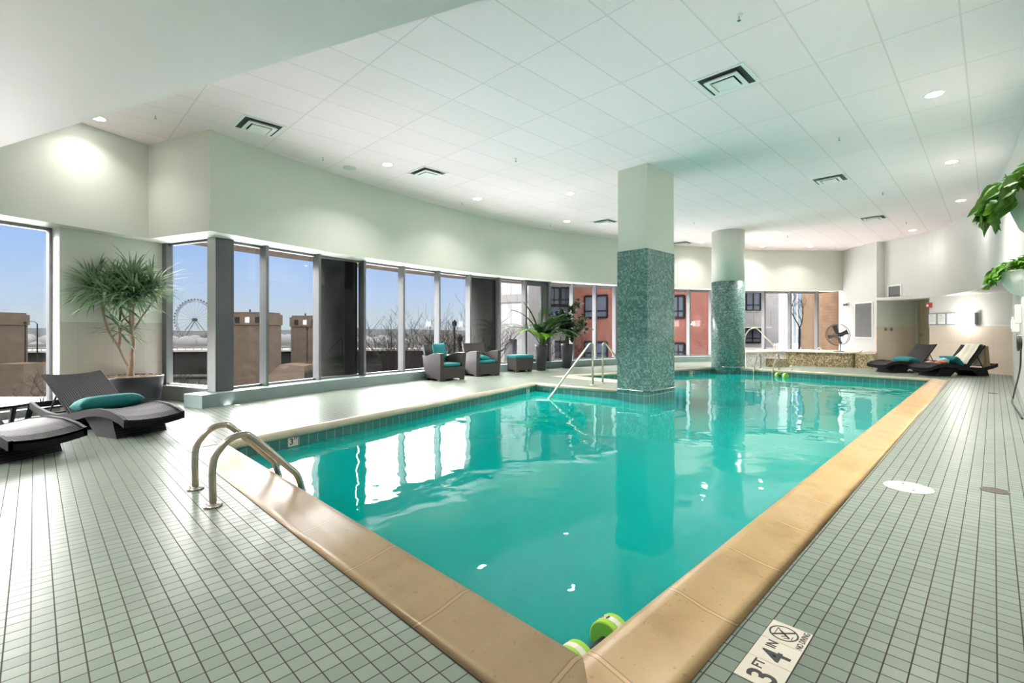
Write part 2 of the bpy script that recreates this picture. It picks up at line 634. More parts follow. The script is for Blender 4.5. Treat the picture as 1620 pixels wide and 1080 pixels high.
def stone_material(name, rgb, dark, axis, pitch, start):
    """coping stones: mottled cast stone with a pale joint every `pitch` along `axis`"""
    k = NT(name)
    n1 = k.noise(3.0, 5, rough=.6); n2 = k.noise(38, 3)
    col = k.ramp(n1, [(.28, dark), (.5, rgb), (.75, tuple(min(1, c * 1.12) for c in rgb))])
    sp = k.ramp(n2, [(.28, (.55, .5, .45)), (.36, (1, 1, 1))])
    col = k.mix(.5, col, k.mix(1.0, col, sp, 'MULTIPLY'))
    if axis is not None:
        sep = k.n('ShaderNodeSeparateXYZ'); k.l(k.obj(), sep.inputs[0])
        t = k.math('DIVIDE', k.math('SUBTRACT', sep.outputs[axis], start), pitch)
        fr = k.math('ABSOLUTE', k.math('SUBTRACT', k.math('FRACT', k.math('ADD', t, .5)), .5))
        j = k.math('LESS_THAN', fr, .009 / pitch)
        hd = k.math('LESS_THAN', k.math('ABSOLUTE', k.math('SUBTRACT', fr, .011 / pitch)), .003 / pitch)
        col = k.mix(j, col, (min(1, rgb[0] * 1.25), min(1, rgb[1] * 1.2), min(1, rgb[2] * 1.25), 1))
        col = k.mix(k.math('MULTIPLY', hd, .55), col, (dark[0] * .4, dark[1] * .4, dark[2] * .35, 1))
        nrm = k.bump(k.math('SUBTRACT', 1.0, hd), .3, .003, k.bump(n2, .06, .003))
    else:
        nrm = k.bump(n2, .08, .003)
    k.bsdf(col, .32, 0, nrm, .45)
    return k.m


M_coping_right = stone_material('tan_coping_stone', (.54, .37, .175), (.44, .28, .12), 0, .624, 2.08)
M_coping_near = stone_material('tan_coping_stone_near', (.43, .305, .18), (.355, .245, .135), 1, .632, 1.70)
M_coping_cream = stone_material('cream_coping_stone', (.56, .51, .385), (.46, .41, .29), None, 1, 0)

M_pool_tile = brick_mat('teal_waterline_tile', (.075, .235, .215), (.055, .195, .18), (.34, .46, .42), .152, .152, .004, rough=.15, coords=wall_uv, bump=.2)
M_plaster = simple('pool_plaster', (.10, .40, .38), .7, var=.04)


def water_material():
    k = NT('pool_water')
    obj = k.obj()
    n1 = k.n('ShaderNodeTexNoise'); n1.inputs['Scale'].default_value = 1.5; n1.inputs['Detail'].default_value = 1.0
    n2 = k.n('ShaderNodeTexNoise'); n2.inputs['Scale'].default_value = 5.5; n2.inputs['Detail'].default_value = 1.0
    for q in (n1, n2): k.l(obj, q.inputs['Vector'])
    nrm = k.bump(n1.outputs['Fac'], .11, .09)
    nrm = k.bump(n2.outputs['Fac'], .06, .03, nrm)
    gl = k.n('ShaderNodeBsdfGlossy'); gl.inputs['Roughness'].default_value = .0; gl.inputs['Color'].default_value = (1, 1, 1, 1)
    k.l(nrm, gl.inputs['Normal'])
    tr = k.n('ShaderNodeBsdfTransparent'); tr.inputs['Color'].default_value = (.03, .66, .60, 1)
    di = k.n('ShaderNodeBsdfDiffuse'); di.inputs['Color'].default_value = (.0, .39, .345, 1)
    body = k.n('ShaderNodeMixShader'); body.inputs[0].default_value = .66
    k.l(tr.outputs[0], body.inputs[1]); k.l(di.outputs[0], body.inputs[2])
    fr = k.n('ShaderNodeFresnel'); fr.inputs['IOR'].default_value = 1.29
    k.l(nrm, fr.inputs['Normal'])
    mx = k.n('ShaderNodeMixShader')
    k.l(fr.outputs[0], mx.inputs[0]); k.l(body.outputs[0], mx.inputs[1]); k.l(gl.outputs[0], mx.inputs[2])
    k.l(mx.outputs[0], k.out.inputs[0])
    return k.m


def glass_material():
    k = NT('window_glass')
    tr = k.n('ShaderNodeBsdfTransparent'); tr.inputs['Color'].default_value = (.90, .93, .93, 1)
    gl = k.n('ShaderNodeBsdfGlossy'); gl.inputs['Roughness'].default_value = .0
    gl.inputs['Color'].default_value = (.9, .9, .9, 1)
    fr = k.n('ShaderNodeFresnel'); fr.inputs['IOR'].default_value = 1.45
    geo = k.n('ShaderNodeNewGeometry')
    front = k.math('MULTIPLY', fr.outputs[0], k.math('SUBTRACT', 1.0, geo.outputs['Backfacing']))
    mx = k.n('ShaderNodeMixShader')
    k.l(front, mx.inputs[0]); k.l(tr.outputs[0], mx.inputs[1]); k.l(gl.outputs[0], mx.inputs[2])
    k.l(mx.outputs[0], k.out.inputs[0])
    return k.m


def emit_material(name, rgb, strength):
    k = NT(name)
    e = k.n('ShaderNodeEmission'); e.inputs['Color'].default_value = (*rgb, 1); e.inputs['Strength'].default_value = strength
    k.l(e.outputs[0], k.out.inputs[0])
    return k.m


def wicker_material(name, lo, hi, pitch=.022, axis=1, rough=.45):
    """flat synthetic cane woven over and under"""
    k = NT(name)
    sep = k.n('ShaderNodeSeparateXYZ'); k.l(k.obj(), sep.inputs[0])
    u = k.math('DIVIDE', sep.outputs[axis], pitch)
    other = 0 if axis == 1 else 1
    v = k.math('DIVIDE', k.math('ADD', sep.outputs[other], k.math('MULTIPLY', sep.outputs[2], 1.0)), pitch * .45)
    su = k.math('ABSOLUTE', k.math('SINE', k.math('MULTIPLY', u, PI)))
    par = k.math('MULTIPLY', k.math('MODULO', k.math('FLOOR', u), 2.0), .5)
    sv = k.math('ABSOLUTE', k.math('SINE', k.math('MULTIPLY', k.math('ADD', k.math('MULTIPLY', v, .5), par), PI)))
    hgt_ = k.math('MULTIPLY', k.math('POWER', su, .5), k.math('MULTIPLY_ADD', sv, .5, .5))
    col = k.ramp(hgt_, [(.15, tuple(c * .35 for c in lo)), (.6, lo), (.95, hi)])
    nrm = k.bump(hgt_, .8, .006)
    k.bsdf(col, rough, 0, nrm, .15)
    return k.m


M_water = water_material()
M_glass = glass_material()
M_lamp = emit_material('lamp_diffuser', (1.0, .96, .90), 9.0)
M_sconce = emit_material('sconce_diffuser', (1.0, .97, .92), 2.2)
M_wicker = wicker_material('dark_wicker', (.008, .007, .0075), (.024, .0215, .0225), .024, 1, .42)
M_wicker_side = wicker_material('dark_wicker_band', (.012, .011, .013), (.040, .038, .044), .012, 0)
M_cane = simple('grey_brown_cane', (0.036, 0.030, 0.029), .5, var=.18, scale=140, bump=.25, bscale=160)


def leaf_material(name, c1, c2, rough=.4):
    k = NT(name)
    nz = k.noise(9, 2)
    col = k.ramp(nz, [(.3, c1), (.7, c2)])
    b = k.bsdf(col, rough, 0, None, .4)
    tl = k.n('ShaderNodeBsdfTranslucent'); k.l(col, tl.inputs['Color'])
    mx = k.n('ShaderNodeMixShader'); mx.inputs[0].default_value = .25
    k.l(b.outputs[0], mx.inputs[1]); k.l(tl.outputs[0], mx.inputs[2])
    k.l(mx.outputs[0], k.out.inputs[0])
    return k.m


M_leaf_dracaena = leaf_material('dracaena_leaf', (.055, .13, .06), (.24, .36, .18))
M_leaf_palm = leaf_material('palm_leaf', (.012, .04, .012), (.05, .13, .025))
M_leaf_palm_bright = leaf_material('bright_green_palm_leaf', (.12, .30, .02), (.25, .46, .04))  # brighter, yellower green used on two of the fronds
M_leaf_ficus = leaf_material('fishtail_leaf', (.012, .035, .012), (.045, .10, .03))
M_leaf_pothos = leaf_material('pothos_leaf', (.03, .12, .012), (.14, .32, .03))
M_trunk = simple('pale_trunk', (.33, .235, .165), .8, var=.2, scale=20, bump=.4, bscale=40)
M_stem_green = simple('green_stem', (.10, .17, .05), .6, var=.2)

# ------------------------------------------------------------------ plan of the hall
# inner face of the pale fascia over the windows (from the ceiling line), left to right
W1 = Vector((1.35, 9.98)); W2 = Vector((1.92, 8.51))
dA = (W1 - W2).normalized()                          # along the short return wall
nA = Vector((dA.y, -dA.x))                           # towards the outside of that short wall (+x side)
if nA.x < 0: nA = -nA
dL = Vector((.918, .396))                            # along the left wall
nL = Vector((-.396, .918))
FAS = [(1.92, 8.51), (2.73, 8.80), (3.99, 9.17), (5.21, 9.42), (5.95, 9.55), (7.74, 9.80), (9.65, 9.87), (11.8, 9.66), (13.97, 9.14),
       (16.64, 8.24), (18.11, 7.48), (19.57, 6.68), (20.92, 5.68), (22.62, 4.20)]


def densify(line, n=4):
    P = [Vector((p[0], p[1], 0)) for p in line]
    return [(q.x, q.y) for q in smooth_path(P, n)]


FASD = densify(FAS, 4)
PL0 = offset_line(FASD, .20)       # plinth front
GLS = offset_line(FASD, .58)       # glass line
FB = 2.754                         # underside of the fascia
SILL = .205


def line_hit(line, px):
    """where the bearing of photo column px meets a plan polyline (and the local direction)"""
    d = Vector(((px - CX) / F * CA + SA, -(px - CX) / F * SA + CA))
    for i in range(len(line) - 1):
        a = Vector(line[i][:2]); b = Vector(line[i + 1][:2])
        e = b - a
        den = d.x * -e.y + d.y * e.x
        if abs(den) < 1e-9: continue
        t = (a.x * -e.y + a.y * e.x) / den
        s = (d.x * a.y - d.y * a.x) / den
        s = -s if False else ((d * t - a).dot(e) / e.length_squared)
        if -1e-6 <= s <= 1 + 1e-6 and t > 0:
            return d * t, e.normalized()
    return None, None


# pool outline at the inner lip of the coping
PA, PB = Vector((1.42, 1.06)), Vector((15.37, 1.06))
PC, PD = Vector((15.37, 5.95)), Vector((15.30, 6.20))
PE = Vector((9.85, 7.80))
PF, PG = Vector((9.72, 5.10)), Vector((8.16, 5.10))
PH = Vector((7.90, 7.18)); PI_ = Vector((1.42, 5.63))
POOL = [PA, PB, PC, PD, PE, PF, PG, PH, PI_]
WATER_Z = -.14

# ------------------------------------------------------------------ the setting
BW0, BW1 = Vector((21.15, 2.64)), Vector((18.45, -.36))     # back wall
bwd = (BW1 - BW0).normalized(); bwn = Vector((-bwd.y, bwd.x))   # bwn: into the wall
if bwn.x < 0: bwn = -bwn
GC0 = Vector((21.0, 2.90)); GCd = Vector((.77, -.64)).normalized()   # green cheek of the door recess
GC1 = GC0 + GCd * 1.50
RW_Y = -.36


def floor_and_pool():
    bm = BM()
    outer = [Vector((-4, RW_Y - .3)), Vector((24.5, RW_Y - .3)), Vector((24.5, 4.4))] + [Vector(p) for p in reversed(offset_line(FASD, .62))] + \
            [W2 + nA * .5, W1 + nA * .5 + nL * .6, W1 - dL * 6 + nL * .6]
    hole = list(reversed(POOL))
    edges = []
    for loop in (outer, hole):
        vs = [bm.verts.new((p.x, p.y, 0)) for p in loop]
        edges += [bm.edges.new((vs[i], vs[(i + 1) % len(vs)])) for i in range(len(vs))]
    bmesh.ops.triangle_fill(bm, edges=edges, use_beauty=True, use_dissolve=False)
    bm.normal_update()
    for f in bm.faces:
        if f.normal.z < 0: f.normal_flip()
    o = new_mesh_obj('floor', bm, M_floor, fix=False)
    structure(o)
    # pool shell
    bm = BM()
    strip_wall(bm, [p for p in POOL] + [POOL[0]], -1.15, -.19)
    lo = [bm.verts.new((p.x, p.y, -1.15)) for p in POOL]
    for t in tessellate_polygon([[Vector((p.x, p.y, 0)) for p in POOL]]):
        bm.faces.new([lo[i] for i in t])
    structure(new_mesh_obj('pool_basin', bm, M_plaster))
    bm = BM()
    strip_wall(bm, [p for p in POOL] + [POOL[0]], -.19, -.005)
    structure(new_mesh_obj('trim_waterline', bm, M_pool_tile))
    # coping: rounded stone lip, one solid per side of the pool
    def coping(name, a, b, mat, na, nb, w=.31, lift=.045):
        prof = [(w, .004), (w * .82, .006), (w * .55, .016), (w * .32, .032), (w * .16, .043), (.03, lift), (.0, lift - .004), (-.018, lift - .02), (-.02, .0), (-.012, -.03)]
        bm = BM()
        rows = []
        for p, n in ((a, na), (b, nb)):
            rows.append([bm.verts.new((p.x + n.x * d, p.y + n.y * d, z)) for d, z in prof])
        for i in range(len(prof) - 1):
            bm.faces.new((rows[0][i], rows[0][i + 1], rows[1][i + 1], rows[1][i]))
        bm.faces.new((rows[0][-1], rows[0][0], rows[1][0], rows[1][-1]))
        bm.faces.new(rows[0]); bm.faces.new(list(reversed(rows[1])))
        structure(new_mesh_obj(name, bm, mat, smooth=True))
    n = len(POOL)
    outs = []
    for i in range(n):
        a, b, c = POOL[i - 1], POOL[i], POOL[(i + 1) % n]
        t1 = (b - a).normalized(); t2 = (c - b).normalized()
        n1 = Vector((t1.y, -t1.x)); n2 = Vector((t2.y, -t2.x))
        m = (n1 + n2).normalized()
        outs.append(m / max(.35, m.dot(n1)))
    mats = [M_coping_right] + [M_coping_cream] * (n - 2) + [M_coping_near]
    for i in range(n):
        coping('trim_coping_%d' % (i + 1), POOL[i], POOL[(i + 1) % n], mats[i], outs[i], outs[(i + 1) % n])
    # water
    bm = BM()
    vs = [bm.verts.new((p.x, p.y, WATER_Z)) for p in POOL]
    for t in tessellate_polygon([[Vector((p.x, p.y, 0)) for p in POOL]]):
        bm.faces.new([vs[i] for i in t])
    bm.normal_update()
    for f in bm.faces:
        if f.normal.z < 0: f.normal_flip()
    w = new_mesh_obj('pool_water', bm, M_water, fix=False)
    tag(w, 'rippled teal swimming pool water reflecting the windows', 'water', kind='stuff')
    # entry steps under the water by the handrail
    bm = BM()
    for k, (x0, z) in enumerate(((7.75, -.32), (7.42, -.52), (7.09, -.72))):
        prism(bm, [(x0, 5.35), (8.10, 5.35), (8.0, 6.9), (x0, 6.85)], -1.14, z)
    structure(new_mesh_obj('pool_steps', bm, M_plaster))
    # pale line on the pool floor
    bm = BM()
    a, b = at(640, 885, -.95), at(1062, 708, -.95)
    d = (b - a).normalized(); q = Vector((-d.y, d.x, 0)) * .04
    prism(bm, [(a - q)[:2], (b - q)[:2], (b + q)[:2], (a + q)[:2]], -1.148, -1.13)
    structure(new_mesh_obj('trim_pool_line', bm, M_white_foam))


floor_and_pool()


def ceiling_and_soffit():
    bm = BM()
    outer = [(-4, RW_Y - .2), (22.9, RW_Y - .2), (22.9, 4.3)] + [tuple(p) for p in reversed(offset_line(FASD, .4))] + \
            [tuple(W1 + nA * .4 + nL * .3), tuple(W1 - dL * 6 + nL * .3)]
    prism(bm, outer, CZ, CZ + .12)
    structure(new_mesh_obj('ceiling', bm, M_ceiling))
    # lower plain ceiling over the near left corner
    zs = 3.30
    e0, e1 = at(125, 195, zs), at(600, 50, zs)
    d = (e1 - e0).normalized()
    p0 = e0 - d * 3.9
    t = (RW_Y - e0.y) / d.y
    p1 = e0 + d * t
    bm = BM()
    prism(bm, [(p0.x, p0.y), (p1.x, p1.y), (-4, RW_Y), (-4, p0.y - 1.3)], zs, CZ)
    structure(new_mesh_obj('ceiling_soffit', bm, M_paint_soffit))


ceiling_and_soffit()


def window_wall():
    # curved fascia over the windows, one solid from its inner face to the glass line
    bm = BM()
    band(bm, FASD, offset_line(FASD, .70), FB, CZ + .1)
    structure(new_mesh_obj('wall_left', bm, M_paint_green, smooth=False))
    # short return and left fascia
    bm = BM()
    band(bm, [tuple(W1 - dL * 6), tuple(W1), tuple(W2)], [tuple(W1 - dL * 6 + nL * .6), tuple(W1 + nL * .6 + nA * .5), tuple(W2 + nA * .5 + dA * .45)], FB - .0015, CZ + .1)
    structure(new_mesh_obj('wall_left_return', bm, M_paint_green))
    # roof overhang outside
    bm = BM()
    band(bm, offset_line(FASD, .70)[2:], offset_line(FASD, 1.45)[2:], FB - .01, FB + .7)
    structure(new_mesh_obj('roof_overhang', bm, M_canopy))
    # plinth under the windows
    bm = BM()
    band(bm, PL0, offset_line(FASD, .66), 0, SILL)
    structure(new_mesh_obj('trim_plinth', bm, M_plinth))
    # window bays between mullions: photo columns of the right-hand (front) edge of each mullion
    cols = [(425.5, .055), (508, .055), (579, .055), (640.8, .055), (697, .055), (746, .055), (792.4, .055), (833.4, .055), (871.6, .09),
            (908.5, .06), (944.6, .06), (976, .06), (1012, .06), (1050, .06), (1093, .06), (1128, .06), (1167, .06), (1211.5, .06), (1252.7, .06), (1295.5, .06), (1334.0, .06)]
    pts = []
    front = offset_line(FASD, .40)
    for c, w in cols:
        p, e = line_hit(front, c)
        if p is None: continue
        pts.append((p, e, w))
    # corner column
    q, e = line_hit(front, 369.5)
    if q is None: q, e = Vector((2.2, 9.1)), Vector((.93, .37))
    prev_p, prev_e = q, e
    n = 0
    for idx, (p, e, w) in enumerate(pts):
        n += 1
        nn = Vector((-e.y, e.x))
        wnd = thing('window_%d' % (n + 2), None, None, (0, 0, 0))
        structure(wnd)
        # mullion: a deep fin, its edge to the room
        bm = BM()
        a = p; b = p - e * w
        d = .19
        prism(bm, [tuple(a), tuple(b), tuple(b + nn * d), tuple(a + nn * d)], SILL, FB)
        new_mesh_obj('mullion', bm, M_alu, wnd)
        # pane
        u0 = prev_p + Vector((-prev_e.y, prev_e.x)) * .15; u1 = b + nn * .15
        bm = BM()
        t = (u1 - u0).normalized(); m = Vector((-t.y, t.x)) * .012
        prism(bm, [tuple(u0 - t * .01), tuple(u1 + t * .01), tuple(u1 + m + t * .01), tuple(u0 + m - t * .01)], SILL + .02, FB - .02)
        new_mesh_obj('pane', bm, M_glass, wnd)
        bm = BM()
        m2 = Vector((-t.y, t.x))
        for (za, zb) in ((FB - .045, FB), (SILL, SILL + .04)):
            prism(bm, [tuple(u0 - m2 * .03), tuple(u1 - m2 * .03), tuple(u1 + m2 * .04), tuple(u0 + m2 * .04)], za, zb)
        new_mesh_obj('frame', bm, M_alu, wnd)
        prev_p, prev_e = p, e
    # dark glazed door between two mullions
    p0, e0 = line_hit(front, 833.9); p1, e1 = line_hit(front, 871.0)
    e = (p1 - p0).normalized(); nn = Vector((-e.y, e.x))
    dr = structure(thing('door_2', None, None))
    bm = BM()
    def bar(s0, s1, z0, z1, th=.05, off=.05):
        a = p0 + e * s0 + nn * off; b = p0 + e * s1 + nn * off
        prism(bm, [tuple(a), tuple(b), tuple(b + nn * th), tuple(a + nn * th)], z0, z1)
    L = (p1 - p0).length
    bar(0.0, .05, SILL, FB); bar(L - .36, L - .02, SILL, FB); bar(0, L - .02, FB - .16, FB); bar(0, L - .02, SILL, SILL + .1)
    new_mesh_obj('door_frame', bm, M_alu_dark, dr)


window_wall()


def corner_window():
    # wide dark column at the corner and the short window in the return wall
    front = offset_line(FASD, .40)
    q, e = line_hit(front, 370.5)
    c0 = W2 + nA * .37 + dA * .43           # foot of the light corner post (2.11, 9.05)
    bm = BM()
    nn = Vector((-e.y, e.x))
    prism(bm, [tuple(c0), tuple(q), tuple(q + nn * .2), tuple(c0 + nA * .25 + dA * .15)], SILL - .002, FB)
    structure(new_mesh_obj('wall_corner_column', bm, M_alu_dark, bevel=.01))
    # plinth end in front of the post
    wn = structure(thing('window_2', None, None))
    a = c0; b = W2 + nA * .37 + dA * 1.86
    def seg(s0, s1, z0, z1, o0, o1, mat, name):
        bm = BM()
        p = a + dA * s0; r = a + dA * s1
        prism(bm, [tuple(p + nA * o0), tuple(r + nA * o0), tuple(r + nA * o1), tuple(p + nA * o1)], z0, z1)
        return new_mesh_obj(name, bm, mat, wn)
    L = (b - a).length
    seg(0, .20, 0, FB, 0, .12, M_post, 'post')
    seg(.20, L + .03, 0, .235, 0, .12, M_post, 'sill_panel')
    seg(.20, L, .235, .255, -.02, .14, M_trim_white, 'sill')
    seg(L - .12, L + .02, .255, FB, .01, .12, M_alu, 'jamb')
    seg(.20, L - .12, .255, .285, .06, .10, M_trim_white, 'frame')
    seg(.20, L - .12, FB - .04, FB, .06, .10, M_alu_dark, 'frame')
    seg(.19, L - .11, .28, FB - .03, .08, .092, M_glass, 'pane')
    # plant wall
    pw0 = Vector((1.59, 10.38)); pw1 = pw0 - dL * 1.434
    bm = BM(); prism(bm, [tuple(pw0 + dL * .02), tuple(pw1), tuple(pw1 + nL * .3), tuple(pw0 + nL * .3 + dL * .02)], 1.345, FB)
    structure(new_mesh_obj('wall_left_panel', bm, M_paint_green))
    bm = BM(); prism(bm, [tuple(pw0 + dL * .02), tuple(pw1), tuple(pw1 + nL * .3), tuple(pw0 + nL * .3 + dL * .02)], 0, 1.345)
    structure(new_mesh_obj('wall_left_wainscot', bm, M_beige_tile_left))
    # white jamb and the big left window
    w1 = structure(thing('window_1', None, None))
    bm = BM(); r0 = pw1; prism(bm, [tuple(r0 + dL * .001), tuple(r0 - dL * .012), tuple(r0 - dL * .012 + nL * .2), tuple(r0 + nL * .2)], .10, FB)
    new_mesh_obj('jamb', bm, M_trim_white, w1)
    bm = BM()
    k0 = pw1 + nL * .2
    def sg(s0, s1, z0, z1, o0, o1):
        p = k0 - dL * s0; r = k0 - dL * s1
        prism(bm, [tuple(p + nL * o0), tuple(r + nL * o0), tuple(r + nL * o1), tuple(p + nL * o1)], z0, z1)
    sg(0, .05, .1, FB, -.02, .06); sg(0, 4.4, FB - .05, FB, -.02, .06); sg(0, 4.4, .1, .15, -.02, .06)
    for s in (1.35, 2.7, 4.05): sg(s, s + .06, .1, FB, -.06, .06)
    new_mesh_obj('frame', bm, M_alu, w1)
    bm = BM(); sg(.03, 4.38, .13, FB - .03, .01, .022); new_mesh_obj('pane', bm, M_glass, w1)
    bm = BM(); sg(0, 4.45, 0, .1, -.2, .08); structure(new_mesh_obj('baseboard_left', bm, M_alu))
    bm = BM(); prism(bm, [tuple(k0 - dL * 4.4), tuple(k0 - dL * 4.7), tuple(k0 - dL * 4.7 + nL * .3), tuple(k0 - dL * 4.4 + nL * .3)], 0, CZ)
    structure(new_mesh_obj('wall_left_end', bm, M_paint_green))


corner_window()


def right_and_back():
    bm = BM(); box(bm, 7.3, RW_Y - .1, CZ / 2, 22.8, .2, CZ)
    structure(new_mesh_obj('wall_right', bm, M_paint_white))
    bm = BM(); box(bm, -4.1, 3.8, CZ / 2, .2, 9.0, CZ)
    structure(new_mesh_obj('wall_behind', bm, M_paint_white))
    # grille wall and the little return at the end of the windows
    A = Vector((22.62, 4.20)); B = Vector((21.9, 3.75)); C = GC0
    bm = BM(); prism(bm, [tuple(A), tuple(B), tuple(C), tuple(C + Vector((.5, .4))), tuple(B + Vector((.6, .2))), tuple(A + Vector((.9, .3)))], 0, CZ)
    structure(new_mesh_obj('wall_far', bm, M_paint_white))
    # green cheek of the door recess: painted above, tiled below
    n2 = Vector((-GCd.y, GCd.x))
    for z0, z1, m, nm in ((1.33, CZ, M_paint_green, 'wall_recess'), (0, 1.33, M_beige_tile, 'wall_recess_wainscot')):
        bm = BM(); prism(bm, [tuple(GC0), tuple(GC1 + GCd * .2), tuple(GC1 + GCd * .2 + n2 * .2), tuple(GC0 + n2 * .05)], z0, z1)
        structure(new_mesh_obj(nm, bm, m))
    # back wall: upper paint over the recess and to the right corner, wainscot below
    rx = BW0 + bwd * 1.63                    # right side of the recess opening
    bm = BM()
    prism(bm, [tuple(BW0 - bwd * .17), tuple(rx), tuple(rx + bwn * .25), tuple(BW0 - bwd * .17 + bwn * .25)], 2.23, CZ)
    prism(bm, [tuple(rx), tuple(BW1), tuple(BW1 + bwn * .25), tuple(rx + bwn * .25)], 1.335, CZ)
    structure(new_mesh_obj('wall_back', bm, M_paint_white))
    bm = BM(); prism(bm, [tuple(rx), tuple(BW1), tuple(BW1 + bwn * .25), tuple(rx + bwn * .25)], 0, 1.335)
    structure(new_mesh_obj('wall_back_wainscot', bm, M_beige_tile))
    bm = BM(); prism(bm, [tuple(rx - bwn * .012), tuple(BW1 - bwn * .012), tuple(BW1), tuple(rx)], 1.325, 1.355)
    structure(new_mesh_obj('trim_wainscot', bm, M_trim_white))
    # recess: back with the door, right cheek, lid
    dk0 = GC1; L = 1.25
    bm = BM()
    prism(bm, [tuple(dk0 - bwd * .1), tuple(dk0 + bwd * .07), tuple(dk0 + bwd * .07 + bwn * .2), tuple(dk0 - bwd * .1 + bwn * .2)], 0, 2.4)
    prism(bm, [tuple(dk0 + bwd * 1.10), tuple(dk0 + bwd * 1.6), tuple(dk0 + bwd * 1.6 + bwn * .2), tuple(dk0 + bwd * 1.10 + bwn * .2)], 0, 2.4)
    prism(bm, [tuple(dk0 + bwd * .07), tuple(dk0 + bwd * 1.10), tuple(dk0 + bwd * 1.10 + bwn * .2), tuple(dk0 + bwd * .07 + bwn * .2)], 2.2, 2.4)
    structure(new_mesh_obj('wall_recess_back', bm, M_paint_green))
    bm = BM(); q = dk0 + bwd * 1.45
    prism(bm, [tuple(rx + bwn * .25), tuple(rx + bwd * .2 + bwn * .25), tuple(q + bwd * .2), tuple(q)], 0, 2.4)
    structure(new_mesh_obj('wall_recess_side', bm, M_paint_green))
    bm = BM(); prism(bm, [tuple(GC0), tuple(GC1 + GCd * .2), tuple(dk0 + bwd * 1.6 + bwn * .2), tuple(rx + bwd * .2 + bwn * .2)], 2.24, 2.34)
    structure(new_mesh_obj('ceiling_recess', bm, M_paint_white))
    # the door in its frame
    dr = structure(thing('door_1', None, None))
    bm = BM()
    def bar(s0, s1, z0, z1, o0, o1):
        p = dk0 + bwd * s0; r = dk0 + bwd * s1
        prism(bm, [tuple(p + bwn * o0), tuple(r + bwn * o0), tuple(r + bwn * o1), tuple(p + bwn * o1)], z0, z1)
    bar(.07, .13, 0, 2.2, -.02, .12); bar(1.04, 1.10, 0, 2.2, -.02, .12); bar(.07, 1.10, 2.12, 2.2, -.02, .12)
    new_mesh_obj('door_frame', bm, M_door, dr)
    bm = BM(); bar(.13, 1.04, .01, 2.12, .03, .075); new_mesh_obj('door_leaf', bm, M_door, dr)
    bm = BM()
    hp = dk0 + bwd * .20
    c = Vector((hp.x, hp.y, 1.06))
    i3 = Vector((-bwn.x, -bwn.y, 0)); b3 = Vector((bwd.x, bwd.y, 0))
    cyl(bm, c + i3 * -.02, c + i3 * .045, .032); cyl(bm, c + i3 * .045, c + i3 * .045 + b3 * .13, .012)
    new_mesh_obj('handle', bm, M_chrome, dr, smooth=True)
    # curved bulkhead over the far right corner
    CUR = [(20.3, 1.70), (19.72, 1.22), (18.64, .83), (17.96, .63), (16.77, .29), (15.0, .02), (13.0, -.17), (11.0, -.29), (8.6, -.355)]
    cur = densify(CUR, 4)
    back = [(20.5, 1.68)] + [(x, y - .12) for x, y in cur[1:]]
    poly = cur + [(8.6, RW_Y - .05), (18.5, RW_Y - .05), (20.6, 1.7)]
    bm = BM(); prism(bm, poly, 2.24, CZ - .001)
    structure(new_mesh_obj('wall_bulkhead', bm, M_paint_white))


right_and_back()


def pillars():
    p = structure(thing('pillar', None, None, (0, 0, 0)))
    x0, x1, y0, y1 = 8.04, 9.10, 4.52, 5.17
    ZT = 2.74
    bm = BM(); box(bm, (x0 + x1) / 2, (y0 + y1) / 2, (ZT + CZ) / 2, x1 - x0 - .02, y1 - y0 - .02, CZ - ZT)
    new_mesh_obj('painted_top', bm, M_paint_green, p)
    bm = BM(); box(bm, (x0 + x1) / 2, (y0 + y1) / 2, (.05 + ZT) / 2, x1 - x0, y1 - y0, ZT - .05)
    new_mesh_obj('mosaic_shaft', bm, M_mosaic, p)
    bm = BM(); box(bm, (x0 + x1) / 2, (y0 + y1) / 2, -.55, x1 - x0 + .012, y1 - y0 + .012, 1.2)
    new_mesh_obj('base_tile', bm, M_pool_tile, p)
    for (a, b) in (((x0 - .045, y1 - .04), (x0 - .045, y0 + .08)), ((x0 + .08, y0 - .045), (x1 - .05, y0 - .045))):
        bm = BM()
        n = Vector((1, 0, 0)) if a[0] == b[0] else Vector((0, 1, 0))
        A = Vector((*a, .085)); B = Vector((*b, .085))
        tube(bm, fillet_path([A + n * .05, A, B, B + n * .05], .03, 4), .014, 8)
        new_mesh_obj('grab_bar', bm, M_chrome, p, smooth=True)
    c = structure(thing('pillar', None, None, (15.56, 5.93, 0)))
    bm = BM(); lathe(bm, [(.48, 2.72), (.48, CZ)], 48); new_mesh_obj('painted_top', bm, M_paint_green, c, smooth=True)
    bm = BM(); lathe(bm, [(.49, -1.14), (.49, 2.72), (.48, 2.722)], 48); new_mesh_obj('mosaic_shaft', bm, M_mosaic_round, c, smooth=True)
    bm = BM()
    arc = [Vector((.535 * math.cos(t), .535 * math.sin(t), .075)) for t in [math.radians(a) for a in range(185, 262, 6)]]
    tube(bm, [arc[0] * .9 + Vector((0, 0, .0075))] + arc + [arc[-1] * .9 + Vector((0, 0, .0075))], .014, 8)
    new_mesh_obj('grab_bar', bm, M_chrome, c, smooth=True)


pillars()


